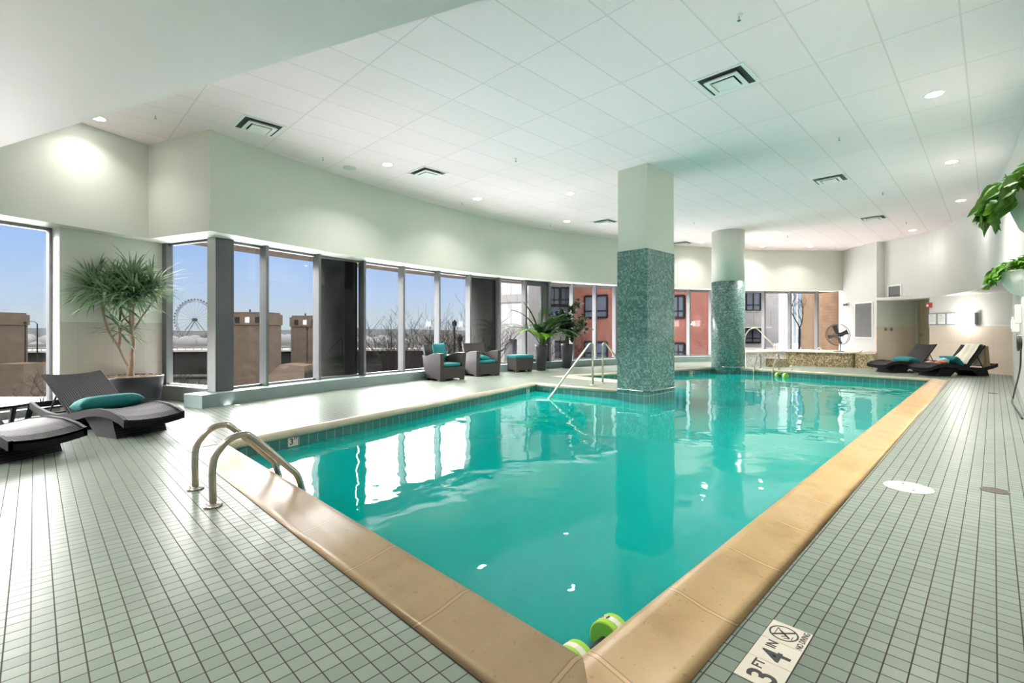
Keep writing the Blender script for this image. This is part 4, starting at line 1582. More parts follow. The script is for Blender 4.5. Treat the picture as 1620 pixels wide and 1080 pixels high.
def armchair(loc, rotz, label):
    """front faces local -y"""
    t = thing('wicker_armchair', label, 'armchair', loc, rotz, 'wicker armchairs by the windows')
    W, D = .74, .60
    # side panels with a curved arm: tall at the front, dipping then rising to the back
    for s in (-1, 1):
        bm = BM()
        prof = [(-D / 2, .0), (-D / 2 + .08, .0), (-D / 2 + .12, .045), (D / 2 - .14, .045), (D / 2 - .08, 0), (D / 2, 0), (D / 2 + .10, .60),
                (D / 2 - .02, .565), (D / 2 - .14, .60), (0, .645), (-.14, .665), (-D / 2 - .05, .665)]
        x0, x1 = s * (W / 2 - .095), s * W / 2
        lo = [bm.verts.new((x0, y, z)) for y, z in prof]; hi = [bm.verts.new((x1 + (s * .02 if z > .5 else 0), y, z)) for y, z in prof]
        n = len(prof)
        for i in range(n):
            j = (i + 1) % n
            bm.faces.new((lo[i], lo[j], hi[j], hi[i]))
        for vs, rev in ((lo, False), (hi, True)):
            tris = tessellate_polygon([[Vector((0, y, z)) for y, z in prof]])
            for tr in tris:
                bm.faces.new([vs[q] for q in (reversed(tr) if rev else tr)])
        new_mesh_obj('arm', bm, M_cane, t, bevel=.008)
    # front apron with a scooped lower edge
    bm = BM()
    n = 14
    hw = W / 2 - .09
    lo, hi = [], []
    for i in range(n + 1):
        x = -hw + 2 * hw * i / n
        z = .02 + .035 * (1 - (2 * i / n - 1) ** 2) if 0 < i < n else 0.0
        lo.append((x, z)); hi.append((x, .33))
    for (y0, y1) in ((-D / 2 - .01, -D / 2 + .04),):
        f0 = [bm.verts.new((x, y0, z)) for x, z in lo]; f1 = [bm.verts.new((x, y0 - .02, z)) for x, z in hi]
        g0 = [bm.verts.new((x, y1, z)) for x, z in lo]; g1 = [bm.verts.new((x, y1, z)) for x, z in hi]
        for i in range(n):
            bm.faces.new((f0[i], f0[i + 1], f1[i + 1], f1[i])); bm.faces.new((g0[i + 1], g0[i], g1[i], g1[i + 1]))
            bm.faces.new((f1[i], f1[i + 1], g1[i + 1], g1[i])); bm.faces.new((f0[i + 1], f0[i], g0[i], g0[i + 1]))
        bm.faces.new((f0[0], f1[0], g1[0], g0[0])); bm.faces.new((f0[n], g0[n], g1[n], f1[n]))
    new_mesh_obj('apron', bm, M_cane, t)
    bm = BM(); box(bm, 0, 0, .30, W - .2, D - .06, .06); new_mesh_obj('seat', bm, M_cane, t)
    # leaning backrest
    bm = BM()
    def back(u, v):
        x = (u - .5) * (W - .12) * (1 + .10 * v); z = .03 + v * .82
        y = D / 2 - .08 + v * .20 + .03 * (1 - (2 * u - 1) ** 2)
        return Vector((x, y, z))
    slab_surface(bm, back, 12, 8, Vector((0, .06, -.008)))
    new_mesh_obj('backrest', bm, M_cane, t)
    for sx in (-1, 1):
        for y in (-D / 2 + .05, D / 2 - .05):
            bm = BM(); box(bm, sx * (W / 2 - .05), y, .02, .07, .07, .04); new_mesh_obj('leg', bm, M_black, t)
    bm = BM(); box(bm, 0, -.035, .375, W - .21, D - .10, .085)
    c = new_mesh_obj('seat_cushion', bm, M_teal, t, bevel=.03, seg=3)
    return t


CH1 = ((7.14, 9.50, 0), math.radians(0))
CH2 = ((8.53, 9.71, 0), math.radians(-8))
ch = armchair(*CH1, 'grey wicker armchair with a teal pillow against its back')
copy_thing(ch, CH2[0], CH2[1], 'grey wicker armchair with a teal pillow lying on its seat', 'wicker armchairs by the windows')
pillow((CH1[0][0] - .02, CH1[0][1] + .20, .70), (math.radians(76), 0, math.radians(4)), .40, .40, .13, 'square teal pillow leaning on the back of the left armchair', 'pillow')
p = lounge_local(CH2[0], CH2[1], -.06, -.02, .475)
pillow(p, (math.radians(6), math.radians(4), math.radians(12)), .40, .40, .15, 'plump teal pillow lying on the right armchair seat', 'pillow')


def ottoman():
    t = thing('ottoman', 'grey wicker ottoman with teal cushion beside the potted palm', 'ottoman', (10.05, 9.76, 0), math.radians(-12))
    W, D = .60, .50
    bm = BM()
    b0 = [(-W / 2, -D / 2), (W / 2, -D / 2), (W / 2, D / 2), (-W / 2, D / 2)]
    lo = [bm.verts.new((x * .92, y * .92, .06)) for x, y in b0]; hi = [bm.verts.new((x, y, .40)) for x, y in b0]
    for i in range(4):
        j = (i + 1) % 4
        bm.faces.new((lo[i], lo[j], hi[j], hi[i]))
    bm.faces.new(hi); bm.faces.new(list(reversed(lo)))
    new_mesh_obj('base', bm, M_cane, t)
    for sx in (-1, 1):
        for sy in (-1, 1):
            bm = BM(); box(bm, sx * (W / 2 - .08), sy * (D / 2 - .08), .035, .09, .09, .07); new_mesh_obj('leg', bm, M_cane, t)
    bm = BM(); box(bm, 0, 0, .445, W + .03, D + .03, .09); new_mesh_obj('cushion', bm, M_teal, t, bevel=.025, seg=3)


ottoman()


# ------------------------------------------------------------------ plants
def blade(bm, base, direction, length, width, droop, up=Vector((0, 0, 1)), n=5, fold=.15):
    """a strap leaf curving under its own weight"""
    d = direction.normalized()
    side = d.cross(up)
    if side.length < 1e-4: side = Vector((1, 0, 0))
    side.normalize()
    pts = []
    p = base.copy()
    for i in range(n + 1):
        t = i / n
        w = width * (math.sin(PI * min(1, .18 + t * .82)) ** .8) * (1 - t) ** .35 if i < n else 0.0015
        pts.append((p.copy(), w))
        dd = (d + Vector((0, 0, -droop * t * t))).normalized()
        p = p + dd * (length / n)
    rows = []
    for q, w in pts:
        nrm = side.cross(d).normalized()
        rows.append((bm.verts.new(q - side * w / 2 + nrm * w * fold), bm.verts.new(q), bm.verts.new(q + side * w / 2 + nrm * w * fold)))
    for a, b in zip(rows, rows[1:]):
        bm.faces.new((a[0], a[1], b[1], b[0])); bm.faces.new((a[1], a[2], b[2], b[1]))


def rand_dir(rng, zmin, zmax):
    z = rng.uniform(zmin, zmax); a = rng.uniform(0, 2 * PI)
    r = math.sqrt(max(0, 1 - z * z))
    return Vector((r * math.cos(a), r * math.sin(a), z))


def pot_tree():
    loc = Vector((1.10, 9.72, 0))
    t = thing('potted_dracaena', 'tall bushy dracaena in a wide slate pot against the left wall', 'potted plant', loc)
    bm = BM(); lathe(bm, [(.0, 0), (.33, 0), (.345, .02), (.405, .30), (.425, .48), (.42, .495), (.395, .495), (.385, .46), (0, .45)], 44)
    new_mesh_obj('pot', bm, M_pot_grey, t, smooth=True)
    bm = BM()
    rng = random.Random(8)
    for i in range(260):
        a = rng.uniform(0, 2 * PI); r = .37 * math.sqrt(rng.random())
        s = rng.uniform(.02, .045)
        box(bm, r * math.cos(a), r * math.sin(a), .465 + rng.uniform(-.01, .03), s, s * .7, s * .4, rng.uniform(0, 6))
    lathe(bm, [(0, .47), (.385, .46)], 30, close=False)
    new_mesh_obj('bark_mulch', bm, M_soil, t)
    # image plane directions at this place: right and towards the viewer
    R = Vector((CA, -SA, 0)); U = Vector((0, 0, 1)); Dp = Vector((SA, CA, 0))
    def P(dx, z, dd=0): return R * dx + Dp * dd + U * z
    bm = BM()
    o = .03
    tube(bm, smooth_path([P(-.02, .45), P(-.02, .56), P(.0, .66), P(.0, .85), P(.03, 1.0), P(.0, 1.15)], 4), [.055] * 4 + [.043] * 4 + [.034] * 4 + [.032] * 4 + [.030] * 5, 10)
    tube(bm, smooth_path([P(.0, 1.15), P(-.06, 1.35, .05), P(-.08, 1.6, .08), P(-.06, 1.80, .1)], 4), .017, 8)
    tube(bm, smooth_path([P(.0, 1.12), P(.06, 1.3, -.05), P(.09, 1.55, -.08), P(.17, 1.80, -.12)], 4), .017, 8)
    tube(bm, smooth_path([P(.02, 1.2), P(.10, 1.45, .1), P(.26, 1.72, .15), P(.36, 1.86, .15)], 4), .015, 8)
    tube(bm, smooth_path([P(-.03, .60), P(-.09, .75, -.03), P(-.17, .98, -.06), P(-.28, 1.2, -.1), P(-.37, 1.5, -.1), P(-.42, 1.75, -.08)], 4), .015, 8)
    tube(bm, smooth_path([P(-.16, .95, -.05), P(-.15, 1.1, -.04), P(-.17, 1.25, -.02)], 4), .018, 8)
    tube(bm, smooth_path([P(-.05, 1.3, .05), P(-.25, 1.5, .12), P(-.28, 1.8, .14)], 4), .014, 8)
    new_mesh_obj('trunk', bm, M_trunk, t, smooth=True)
    bm = BM()
    heads = [(P(-.06, 1.90, .0), 110), (P(.17, 1.88, -.2), 110), (P(.36, 1.92, -.05), 110), (P(-.40, 1.88, -.2), 110), (P(-.26, 1.98, .0), 90), (P(.07, 2.04, -.05), 90), (P(-.16, 1.80, -.3), 100), (P(.30, 1.78, -.28), 90), (P(.05, 1.72, -.3), 70), (P(-.17, 1.28, -.02), 34)]
    for h, n in heads:
        small = n < 30
        for i in range(n):
            d = rand_dir(rng, -.55, .98)
            L = rng.uniform(.34, .60) * (.62 if small else 1)
            blade(bm, h + d * .02 + Vector((0, 0, rng.uniform(-.12, .08))), d, L, rng.uniform(.032, .050) * (.8 if small else 1), rng.uniform(.35, 1.3))
    for v in bm.verts:                                  # leaves stay in front of the wall behind the pot
        q = Vector((v.co.x + loc.x - 1.59, v.co.y + loc.y - 10.38))
        e = q.dot(nL) + .03
        if e > 0: v.co -= Vector((nL.x, nL.y, 0)) * e
    new_mesh_obj('foliage', bm, M_leaf_dracaena, t)


pot_tree()


def tall_pot(t):
    bm = BM(); lathe(bm, [(.0, 0), (.135, 0), (.14, .01), (.165, .30), (.188, .70), (.190, .765), (.178, .77), (.172, .74), (0, .72)], 36)
    new_mesh_obj('pot', bm, M_pot_dark, t, smooth=True)


def palm():
    t = thing('potted_palm', 'small palm with feathery fronds in a tall charcoal pot', 'potted plant', (10.78, 9.58, 0))
    tall_pot(t)
    rng = random.Random(3)
    R = Vector((CA, -SA, 0)); Dp = Vector((SA, CA, 0))
    fr = [(-1.0, .45, .95, 0), (-.55, 1.0, .95, 0), (-.30, 1.25, .90, 0), (.10, 1.1, .92, .4), (.55, .95, .95, .3), (.85, .65, .95, 0), (.95, .40, .85, -.4), (.55, .55, .75, -.7), (-.55, .30, .70, -.4), (.25, .25, .62, -.8), (-.2, .9, .8, .8), (.75, .95, .9, .6), (.9, .2, .75, .3), (-.8, .75, .9, .5), (.3, .8, .9, -.6), (.65, .7, .9, -.2), (-.15, .6, .8, -.7)]
    for k, (dx, dz, L, dd) in enumerate(fr):
        d = (R * dx + Dp * dd + Vector((0, 0, dz + .5))).normalized()
        bm = BM()
        p = Vector((rng.uniform(-.03, .03), rng.uniform(-.03, .03), .72)); pts = [p.copy()]
        n = 12
        cur = (Vector((0, 0, 1)) * .75 + d * .75).normalized()
        for i in range(n):
            t_ = i / n
            cur = (cur + (R * dx + Dp * dd) * .10 + Vector((0, 0, -.15 * t_ * (1.9 - min(1.3, dz))))).normalized()
            p = p + cur * (L * 1.45 / n); pts.append(p.copy())
        tube(bm, pts, [.010 - .008 * i / n for i in range(n + 1)], 5)
        for i in range(3, n + 1):
            for sgn in (-1, 1):
                for q in (0, .33, .66):
                    if i == n and q: continue
                    a = pts[i].lerp(pts[min(n, i + 1)], q)
                    tang = (pts[min(n, i + 1)] - pts[i - 1]).normalized()
                    sd = tang.cross(Vector((0, 0, 1))); sd = sd.normalized() if sd.length > 1e-3 else Vector((1, 0, 0))
                    dv = (tang * .8 + sd * sgn * .8 + Vector((0, 0, .02))).normalized()
                    blade(bm, a, dv, rng.uniform(.28, .40) * (1 - .35 * abs(i / n - .5)), .050, 1.0, n=3)
        new_mesh_obj('frond', bm, M_leaf_palm_bright if k in (8, 9) else M_leaf_palm, t)
    bm = BM()
    for k in range(5):
        a = 2 * PI * k / 5
        tube(bm, [(.03 * math.cos(a), .03 * math.sin(a), .71), (.035 * math.cos(a), .035 * math.sin(a), 1.0)], [.018, .012], 7)
    new_mesh_obj('stem', bm, M_stem_green, t)


palm()


def leaf_card(bm, c, d, up, L, W, jag=False, rng=None):
    """one broad leaf, folded at its midrib, heart shaped or ragged"""
    d = d.normalized(); s = d.cross(up)
    if s.length < 1e-4: s = Vector((1, 0, 0))
    s.normalize(); n = s.cross(d)
    if jag:
        prof = [(0, .06), (.35, .5), (.55, .42), (.72, .55), (.85, .30), (1, .05)]
    else:
        prof = [(-.08, .22), (.10, .46), (.32, .5), (.62, .34), (.85, .14), (1.0, .0)]
    mid = [bm.verts.new(c + d * L * max(0, t) - n * L * .25 * t * t) for t, w in prof]
    for sg in (-1, 1):
        e = [bm.verts.new(c + d * L * t + s * sg * W * w + n * W * w * .35 - n * L * .25 * t * t) for t, w in prof]
        for i in range(len(prof) - 1):
            try: bm.faces.new((mid[i], mid[i + 1], e[i + 1], e[i]) if sg > 0 else (mid[i], e[i], e[i + 1], mid[i + 1]))
            except ValueError: pass


def fishtail():
    t = thing('potted_fishtail_palm', 'leafy upright plant with ragged leaves in the charcoal pot nearest the handrails', 'potted plant', (12.02, 9.58, 0))
    tall_pot(t)
    rng = random.Random(12)
    R = Vector((CA, -SA, 0)); Dp = Vector((SA, CA, 0))
    stems = [(-.75, 1.72, -.1), (-.35, 1.72, .2), (.30, 1.95, 0), (.62, 2.12, .1), (.85, 1.62, -.1), (.72, 1.36, .2), (.05, 1.60, -.2), (-.10, 1.85, .3), (.45, 1.15, -.2), (-.95, 1.60, .1), (.95, 1.30, .0)]
    bs, bl = BM(), BM()
    for dx, z, dd in stems:
        tip = R * dx * .62 + Dp * dd + Vector((0, 0, z))
        mid = R * dx * .12 + Dp * dd * .3 + Vector((0, 0, .72 + (z - .72) * .62))
        pts = smooth_path([Vector((rng.uniform(-.04, .04), rng.uniform(-.04, .04), .70)), mid, tip], 8)
        tube(bs, pts, [.014 - .011 * i / (len(pts) - 1) for i in range(len(pts))], 6)
        for i in range(6, len(pts)):
            for q in range(4):
                sd = (R * rng.uniform(-1, 1) + Dp * rng.uniform(-1, 1) + Vector((0, 0, rng.uniform(-.7, .5)))).normalized()
                tang = (pts[i] - pts[i - 1]).normalized()
                leaf_card(bl, pts[i] + sd * rng.uniform(.01, .10), (sd + tang * .5), Vector((0, 0, 1)), rng.uniform(.13, .21), rng.uniform(.08, .13), True)
    new_mesh_obj('stem', bs, M_stem_green, t, smooth=True)
    new_mesh_obj('foliage', bl, M_leaf_ficus, t)


fishtail()


def wall_planter(x, z, label, seed, lit):
    """half bowl fixed to the right-hand wall with a trailing vine"""
    t = thing('wall_planter', label, 'wall planter', (x, RW_Y, z), 0, 'bowl planters on the right wall')
    R = .31
    prof = [(.02, -.33), (.10, -.325), (.19, -.28), (.26, -.19), (.295, -.09), (R, 0), (R + .012, .012), (R - .01, .015), (R - .03, -.03), (0, -.06)]
    bm = BM(); lathe(bm, prof, 32, 0, 0, close=False, start=0, span=PI)
    bm2 = bmesh.new()
    new_mesh_obj('bowl', bm, M_bowl, t, smooth=True)
    bm2.free()
    rng = random.Random(seed)
    bl, bs = BM(), BM()
    for i in range(230):
        a = rng.uniform(0, PI); r = rng.uniform(0, R * 1.05)
        c = Vector((r * math.cos(a), max(.03, r * math.sin(a)), rng.uniform(-.01, .20) * (1.15 - r / R * .6)))
        d = Vector((math.cos(a) * .6 + rng.uniform(-.8, .8), abs(math.sin(a)) + rng.uniform(-.3, .6), rng.uniform(-.45, .6)))
        leaf_card(bl, c, d, Vector((0, 0, 1)), rng.uniform(.06, .09), rng.uniform(.06, .095))
    for k in range(8):
        a = math.radians(55 + 80 * k / 7) + rng.uniform(-.1, .1)
        rim = Vector((R * math.cos(a), R * math.sin(a), .02))
        out = Vector((math.cos(a), math.sin(a), 0))
        L = rng.uniform(.04, .22)
        pts = smooth_path([rim * .8, rim + out * .04 + Vector((0, 0, .03)), rim + out * .09 + Vector((0, 0, -L * .5)), rim + out * .08 + Vector((rng.uniform(-.05, .05), 0, -L))], 5)
        tube(bs, pts, .004, 5)
        for q in pts[3::2]:
            for w in range(2):
                d = Vector((rng.uniform(-1, 1), rng.uniform(0, 1), rng.uniform(-1.0, -.1)))
                leaf_card(bl, q + d * .01, d, out, rng.uniform(.06, .10), rng.uniform(.05, .08))
    for q in (bs, bl):
        for v in q.verts: v.co.y = max(v.co.y, .012)
    new_mesh_obj('vine_stem', bs, M_stem_green, t)
    new_mesh_obj('foliage', bl, M_leaf_pothos, t)
    return t


wall_planter(3.95, 2.00, 'white bowl planter with trailing green vine, nearest on the right wall', 4, 1)
wall_planter(9.35, 2.00, 'white bowl planter with trailing green vine, farther along the right wall', 9, 0)


# ------------------------------------------------------------------ spa, fan and fittings at the far end
def spa():
    a = at(1180, 580, 0); b = at(1243, 577.8, 0); c = at(1346, 581.4, 0)
    t = thing('raised_spa', 'raised hot tub with pebble mosaic walls and cream rim at the far end', 'hot tub', (0, 0, 0))
    H0 = .46
    A, B_, C_ = Vector(a[:2]), Vector(b[:2]), Vector(c[:2])
    C2 = C_ + Vector((.25, -.35)); Cr = Vector((20.75, 3.30))
    far = [Vector((20.9, 5.15)), Vector((19.4, 6.35))]
    # brown mosaic body with a rounded end
    arc = [C_ + Vector((.0 + .35 * (1 - math.cos(q)), -.12 * math.sin(q))) for q in (0, .4, .8, 1.2, 1.57)]
    body = [B_] + arc + [Cr] + far
    bm = BM(); prism(bm, [tuple(p) for p in body], 0, H0); new_mesh_obj('mosaic_wall', bm, M_pebble, t)
    bm = BM(); prism(bm, [tuple(A), tuple(B_ - Vector((0.0, .012))), tuple(far[1] + Vector((.2, -.2))), tuple(A + Vector((1.0, 1.0)))], 0, H0 - .002); new_mesh_obj('entry_platform', bm, M_pebble_glare, t)
    grow = offset_line([tuple(A)] + [tuple(p) for p in body[:-2]], -.03)
    inner = offset_line([tuple(A)] + [tuple(p) for p in body[:-2]], .38)
    bm = BM(); band(bm, [tuple(p) for p in grow], [tuple(p) for p in inner], H0, H0 + .035); new_mesh_obj('rim', bm, M_spa_cap, t)
    bm = BM(); prism(bm, [tuple(p) for p in offset_line([tuple(B_)] + [tuple(p) for p in arc], .3)] + [tuple(Cr + Vector((-.3, .3))), tuple(far[0] + Vector((-.2, -.2))), tuple(far[1])], H0, H0 + .012)
    new_mesh_obj('spa_water', bm, M_spa_cap, t)
    bm = BM(); box(bm, 0, 0, .14, .55, .42, .28, math.radians(-22))
    o = new_mesh_obj('spa_step', bm, M_pebble, None); o.location = at(1221, 579.3, 0) + Vector((-.10, -.20, 0))
    tag(o, 'low brown pebble mosaic step block before the hot tub', 'step')
    # separate low wall between the spa and the recess
    p0 = at(1353, 581.8, 0); p1 = at(1384.5, 583.2, 0)
    P0, P1 = Vector(p0[:2]), Vector(p1[:2])
    bm = BM(); prism(bm, [tuple(P0), tuple(P1), tuple(GC0 + Vector((-.02, -.02))), tuple(GC0 + Vector((-.2, .22)))], 0, .455)
    o = new_mesh_obj('mosaic_ledge', bm, M_pebble); tag(o, 'low pebble mosaic ledge between hot tub and door recess', 'ledge')
    # hand rail
    Z = 16.4
    pts = [bearing(1178, Z, hgt(561, Z)), bearing(1178.5, Z, hgt(535, Z)), bearing(1184, Z, hgt(523, Z)), bearing(1194, Z, hgt(518.5, Z)), bearing(1202, Z, hgt(523, Z)), bearing(1212, Z + .3, hgt(534, Z + .3)), bearing(1223, Z + .6, hgt(545, Z + .6)), bearing(1227, Z + .7, hgt(556, Z + .7))]
    pts[-1].z = H0 - .02
    tt = thing('spa_handrail', 'arched steel handrail at the hot tub entry beside the round pillar', 'handrail')
    q = pts[0]
    bm = BM(); tube(bm, smooth_path([Vector((q.x, q.y, .0))] + pts, 5), .021, 10); new_mesh_obj('rail', bm, M_steel, tt, smooth=True)
    # small taps on the rim
    p = bearing(1299, 16.2, 0)
    tt = thing('spa_tap', 'small chrome tap set on the rim of the hot tub', 'tap', (p.x, p.y, H0 + .03))
    bm = BM(); cyl(bm, (0, 0, 0), (0, 0, .10), .02, 10); new_mesh_obj('tap_body', bm, M_chrome, tt, smooth=True)
    bm = BM(); tube(bm, smooth_path([(0, 0, .08), (-.06, .05, .12), (-.14, .10, .08)], 4), .014, 8); new_mesh_obj('spout', bm, M_chrome, tt, smooth=True)
    p = at(1239, 582.5, 0)
    tt = thing('fill_spout', 'small steel fill spout on the far pool edge by the ladder', 'spout', (15.75, 4.18, 0))
    bm = BM(); tube(bm, fillet_path([(0, 0, 0), (0, 0, .17), (-.16, -.02, .13)], .06, 5), .025, 10); new_mesh_obj('pipe', bm, M_chrome, tt, smooth=True)
    bm = BM(); lathe(bm, [(.04, 0), (.04, .02), (.026, .025)], 14); new_mesh_obj('collar', bm, M_chrome, tt)


spa()


def fan():
    Z = 16.3
    b = bearing(1329.5, Z, 0)
    zt = .475
    t = thing('pedestal_fan', 'black pedestal fan standing on the hot tub ledge by the window', 'fan', (b.x, b.y, zt))
    zc = hgt(529, Z) - zt
    left = Vector((-CA, SA, 0)); near = Vector((-SA, -CA, 0))
    nrm = (left * .86 + near * .46 + Vector((0, 0, -.05))).normalized()
    hub = Vector((0, 0, zc)) + nrm * .16
    a, c = ring_frame(nrm)
    bm = BM(); lathe(bm, [(.20, 0), (.20, .015), (.05, .03)], 24); new_mesh_obj('base', bm, M_black, t)
    bm = BM(); cyl(bm, (0, 0, .02), (0, 0, zc), .016, 10); new_mesh_obj('pole', bm, M_black, t)
    bm = BM(); tube(bm, [Vector((0, 0, zc)) - nrm * .16, Vector((0, 0, zc)) - nrm * .10, Vector((0, 0, zc)) + nrm * .06, hub - nrm * .02], [.05, .075, .075, .04], 14); new_mesh_obj('motor', bm, M_black, t, smooth=True)
    R = .36
    bm = BM()
    for off, rr in ((-.06, R), (.06, R), (.0, R + .004), (.085, R * .62), (.095, R * .30)):
        ring = [hub + nrm * off + (a * math.cos(2 * PI * k / 40) + c * math.sin(2 * PI * k / 40)) * rr for k in range(41)]
        tube(bm, ring, .0045 if rr < R else .006, 5, caps=False)
    for k in range(48):
        q = 2 * PI * k / 48
        e = a * math.cos(q) + c * math.sin(q)
        tube(bm, [hub + nrm * .10 + e * .05, hub + nrm * .09 + e * R * .6, hub + nrm * .05 + e * R], .0022, 4, caps=False)
        tube(bm, [hub - nrm * .09 + e * .05, hub - nrm * .06 + e * R], .0022, 4, caps=False)
    new_mesh_obj('guard', bm, M_black, t)
    bm = BM()
    for k in range(4):
        q = 2 * PI * k / 4 + .3
        rows = []
        for i in range(6):
            s = .04 + (R - .07) * i / 5
            w = .025 + .05 * i / 5
            e = a * math.cos(q) + c * math.sin(q); f = -a * math.sin(q) + c * math.cos(q)
            rows.append((bm.verts.new(hub + e * s + f * w + nrm * .03), bm.verts.new(hub + e * s - f * w - nrm * .03)))
        for r0, r1 in zip(rows, rows[1:]):
            bm.faces.new((r0[0], r0[1], r1[1], r1[0]))
    ob = new_mesh_obj('blade_set', bm, M_pot_grey, t)
    so = ob.modifiers.new('thick', 'SOLIDIFY'); so.thickness = .004


fan()


def on_line(p0, d, px):
    q, e = line_hit([tuple(p0 - d * 3), tuple(p0 + d * 6)], px)
    return q


def plate(name, base, d, n, w, z0, z1, th, mat, parent=None, inset=0.0):
    """flat box on a wall: base point in plan, d along the wall, n out of the wall"""
    bm = BM()
    a = base; b = base + d * w
    prism(bm, [tuple(a - n * inset), tuple(b - n * inset), tuple(b + n * th), tuple(a + n * th)], z0, z1)
    return new_mesh_obj(name, bm, mat, parent)


def far_wall_fittings():
    # tall air grille in the far white wall
    B = Vector((21.9, 3.75)); d = (GC0 - B).normalized(); n = Vector((d.y, -d.x))
    if n.dot(Vector((-1, -1))) < 0 and n.dot(-Vector((GC0.x, GC0.y))) < 0: n = -n
    def louvred(name, label, base, dd, nn, w, z0, z1, rows):
        t = thing(name, label, 'vent grille')
        plate('backing', base + dd * .02, dd, nn, w - .04, z0 + .03, z1 - .03, .008, M_grey_frame, t)
        bm = BM()
        for (s0, s1, za, zb) in ((0, .045, z0, z1), (w - .045, w, z0, z1), (.045, w - .045, z0, z0 + .045), (.045, w - .045, z1 - .045, z1)):
            a = base + dd * s0; b = base + dd * s1
            prism(bm, [tuple(a), tuple(b), tuple(b + nn * .03), tuple(a + nn * .03)], za, zb)
        new_mesh_obj('frame', bm, M_trim_white, t)
        bm = BM()
        for k in range(rows):
            z = z0 + .05 + (z1 - z0 - .1) * (k + .5) / rows
            a = base + dd * .045; b = base + dd * (w - .045)
            prism(bm, [tuple(a + nn * .008), tuple(b + nn * .008), tuple(b + nn * .022), tuple(a + nn * .022)], z - .006, z + .006)
        new_mesh_obj('louvre', bm, M_alu, t)
    g0 = on_line(B, d, 1352.5); g1 = on_line(B, d, 1381.5)
    louvred('wall_grille', 'tall grey louvred grille in the white wall behind the hot tub', g0, d, n, (g1 - g0).length, .90, 2.22, 30)
    n_in = -bwn
    v0 = on_line(BW0, bwd, 1405); v1 = on_line(BW0, bwd, 1427)
    louvred('wall_grille', 'small grey louvred grille high above the door recess', v0, bwd, n_in, max(.35, (v1 - v0).length), hgt(471, 15.7), hgt(447, 15.7), 14)
    # emergency light and sockets on the white corner
    A = Vector((22.62, 4.20)); d2 = (B - A).normalized(); n2 = Vector((d2.y, -d2.x))
    if n2.dot(-A) < 0: n2 = -n2
    e = on_line(A, d2, 1342)
    Ze = 17.2
    t = thing('emergency_light', 'white twin head emergency light beside the windows at the far end', 'emergency light')
    plate('case', e - d2 * .10, d2, n2, .20, hgt(481, Ze), hgt(476, Ze), .07, M_white_plastic, t)
    bm = BM()
    for s in (-.10, .10):
        c = e + d2 * s + n2 * .10
        bmesh.ops.create_uvsphere(bm, u_segments=12, v_segments=8, radius=.045, matrix=Matrix.Translation((c.x, c.y, hgt(479, Ze))))
    new_mesh_obj('lamp_head', bm, M_alu, t, smooth=True)
    for py, nm in ((543.5, 'white wall socket above the lower one beside the fan'), (552.3, 'white wall socket nearest the hot tub rim beside the fan')):
        e = on_line(A, d2, 1341)
        t = thing('wall_socket', nm, 'socket')
        plate('cover', e - d2 * .05, d2, n2, .09, hgt(py + 2, Ze), hgt(py - 2, Ze), .012, M_white_plastic, t)
        plate('outlet', e - d2 * .02, d2, n2, .03, hgt(py + 1, Ze), hgt(py - 1, Ze), .016, M_grey_frame, t)
    # switches on the cheek of the recess
    n3 = Vector((GCd.y, -GCd.x))
    if n3.dot(-GC0) < 0: n3 = -n3
    for px, nm in ((1399, 'brass round wall switch at the edge of the door recess'), (1408, 'square bronze switch plate nearer the door')):
        e = on_line(GC0, GCd, px)
        t = thing('wall_switch', nm, 'switch')
        plate('cover', e, GCd, n3, .10, 1.17, 1.29, .012, M_grey_frame, t)
        plate('toggle', e + GCd * .035, GCd, n3, .03, 1.21, 1.25, .02, M_steel, t)
    # fire alarm, notices, sconce on the back wall
    e = on_line(BW0, bwd, 1444.5); f = on_line(BW0, bwd, 1450.5)
    f0 = on_line(BW0, bwd, 1467.5)
    t = thing('fire_alarm', 'small red and white fire alarm beside the door recess', 'fire alarm')
    Za = 14.6
    plate('case', f0, bwd, n_in, .16, hgt(485, Za), hgt(477, Za), .05, M_red, t)
    plate('strobe', f0 + bwd * .02, bwd, n_in, .07, hgt(483.5, Za), hgt(480, Za), .065, M_white_plastic, t)
    labels = ['framed white notice nearest the door recess, first of three', 'framed white notice in the middle of the three', 'framed white notice next to the glowing sconce, last of three']
    s0 = on_line(BW0, bwd, 1468.2)
    for k in range(3):
        wd = .30
        base = s0 + bwd * (.02 + k * (wd + .0))
        t = thing('framed_notice', labels[k], 'notice', group='framed pool notices')
        z0, z1 = 1.36, 1.74
        bm = BM()
        for (a0, a1, za, zb) in ((0, .03, z0, z1), (wd - .03, wd, z0, z1), (.03, wd - .03, z0, z0 + .03), (.03, wd - .03, z1 - .03, z1)):
            a = base + bwd * a0; b = base + bwd * a1
            prism(bm, [tuple(a), tuple(b), tuple(b + n_in * .025), tuple(a + n_in * .025)], za, zb)
        new_mesh_obj('frame', bm, M_grey_frame, t)
        plate('sheet', base + bwd * .03, bwd, n_in, wd - .06, z0 + .03, z1 - .03, .012, M_paper, t)
        bm = BM()
        for r in range(7):
            z = z1 - .08 - r * .032
            ln = (.16 if r else .10)
            a = base + bwd * .06; b = base + bwd * (.06 + ln)
            prism(bm, [tuple(a + n_in * .012), tuple(b + n_in * .012), tuple(b + n_in * .0135), tuple(a + n_in * .0135)], z, z + (.018 if r == 0 else .008))
        new_mesh_obj('print_lines', bm, M_print, t)
    # sconce
    s0 = on_line(BW0, bwd, 1468.2) + bwd * 1.06
    t = thing('wall_sconce', 'glowing white rectangular wall sconce above the back loungers', 'sconce')
    plate('diffuser', s0, bwd, n_in, .40, 1.375, 1.70, .10, M_sconce, t)
    plate('end_cap', s0 + bwd * .40, bwd, n_in, .10, 1.37, 1.705, .11, M_grey_frame, t)
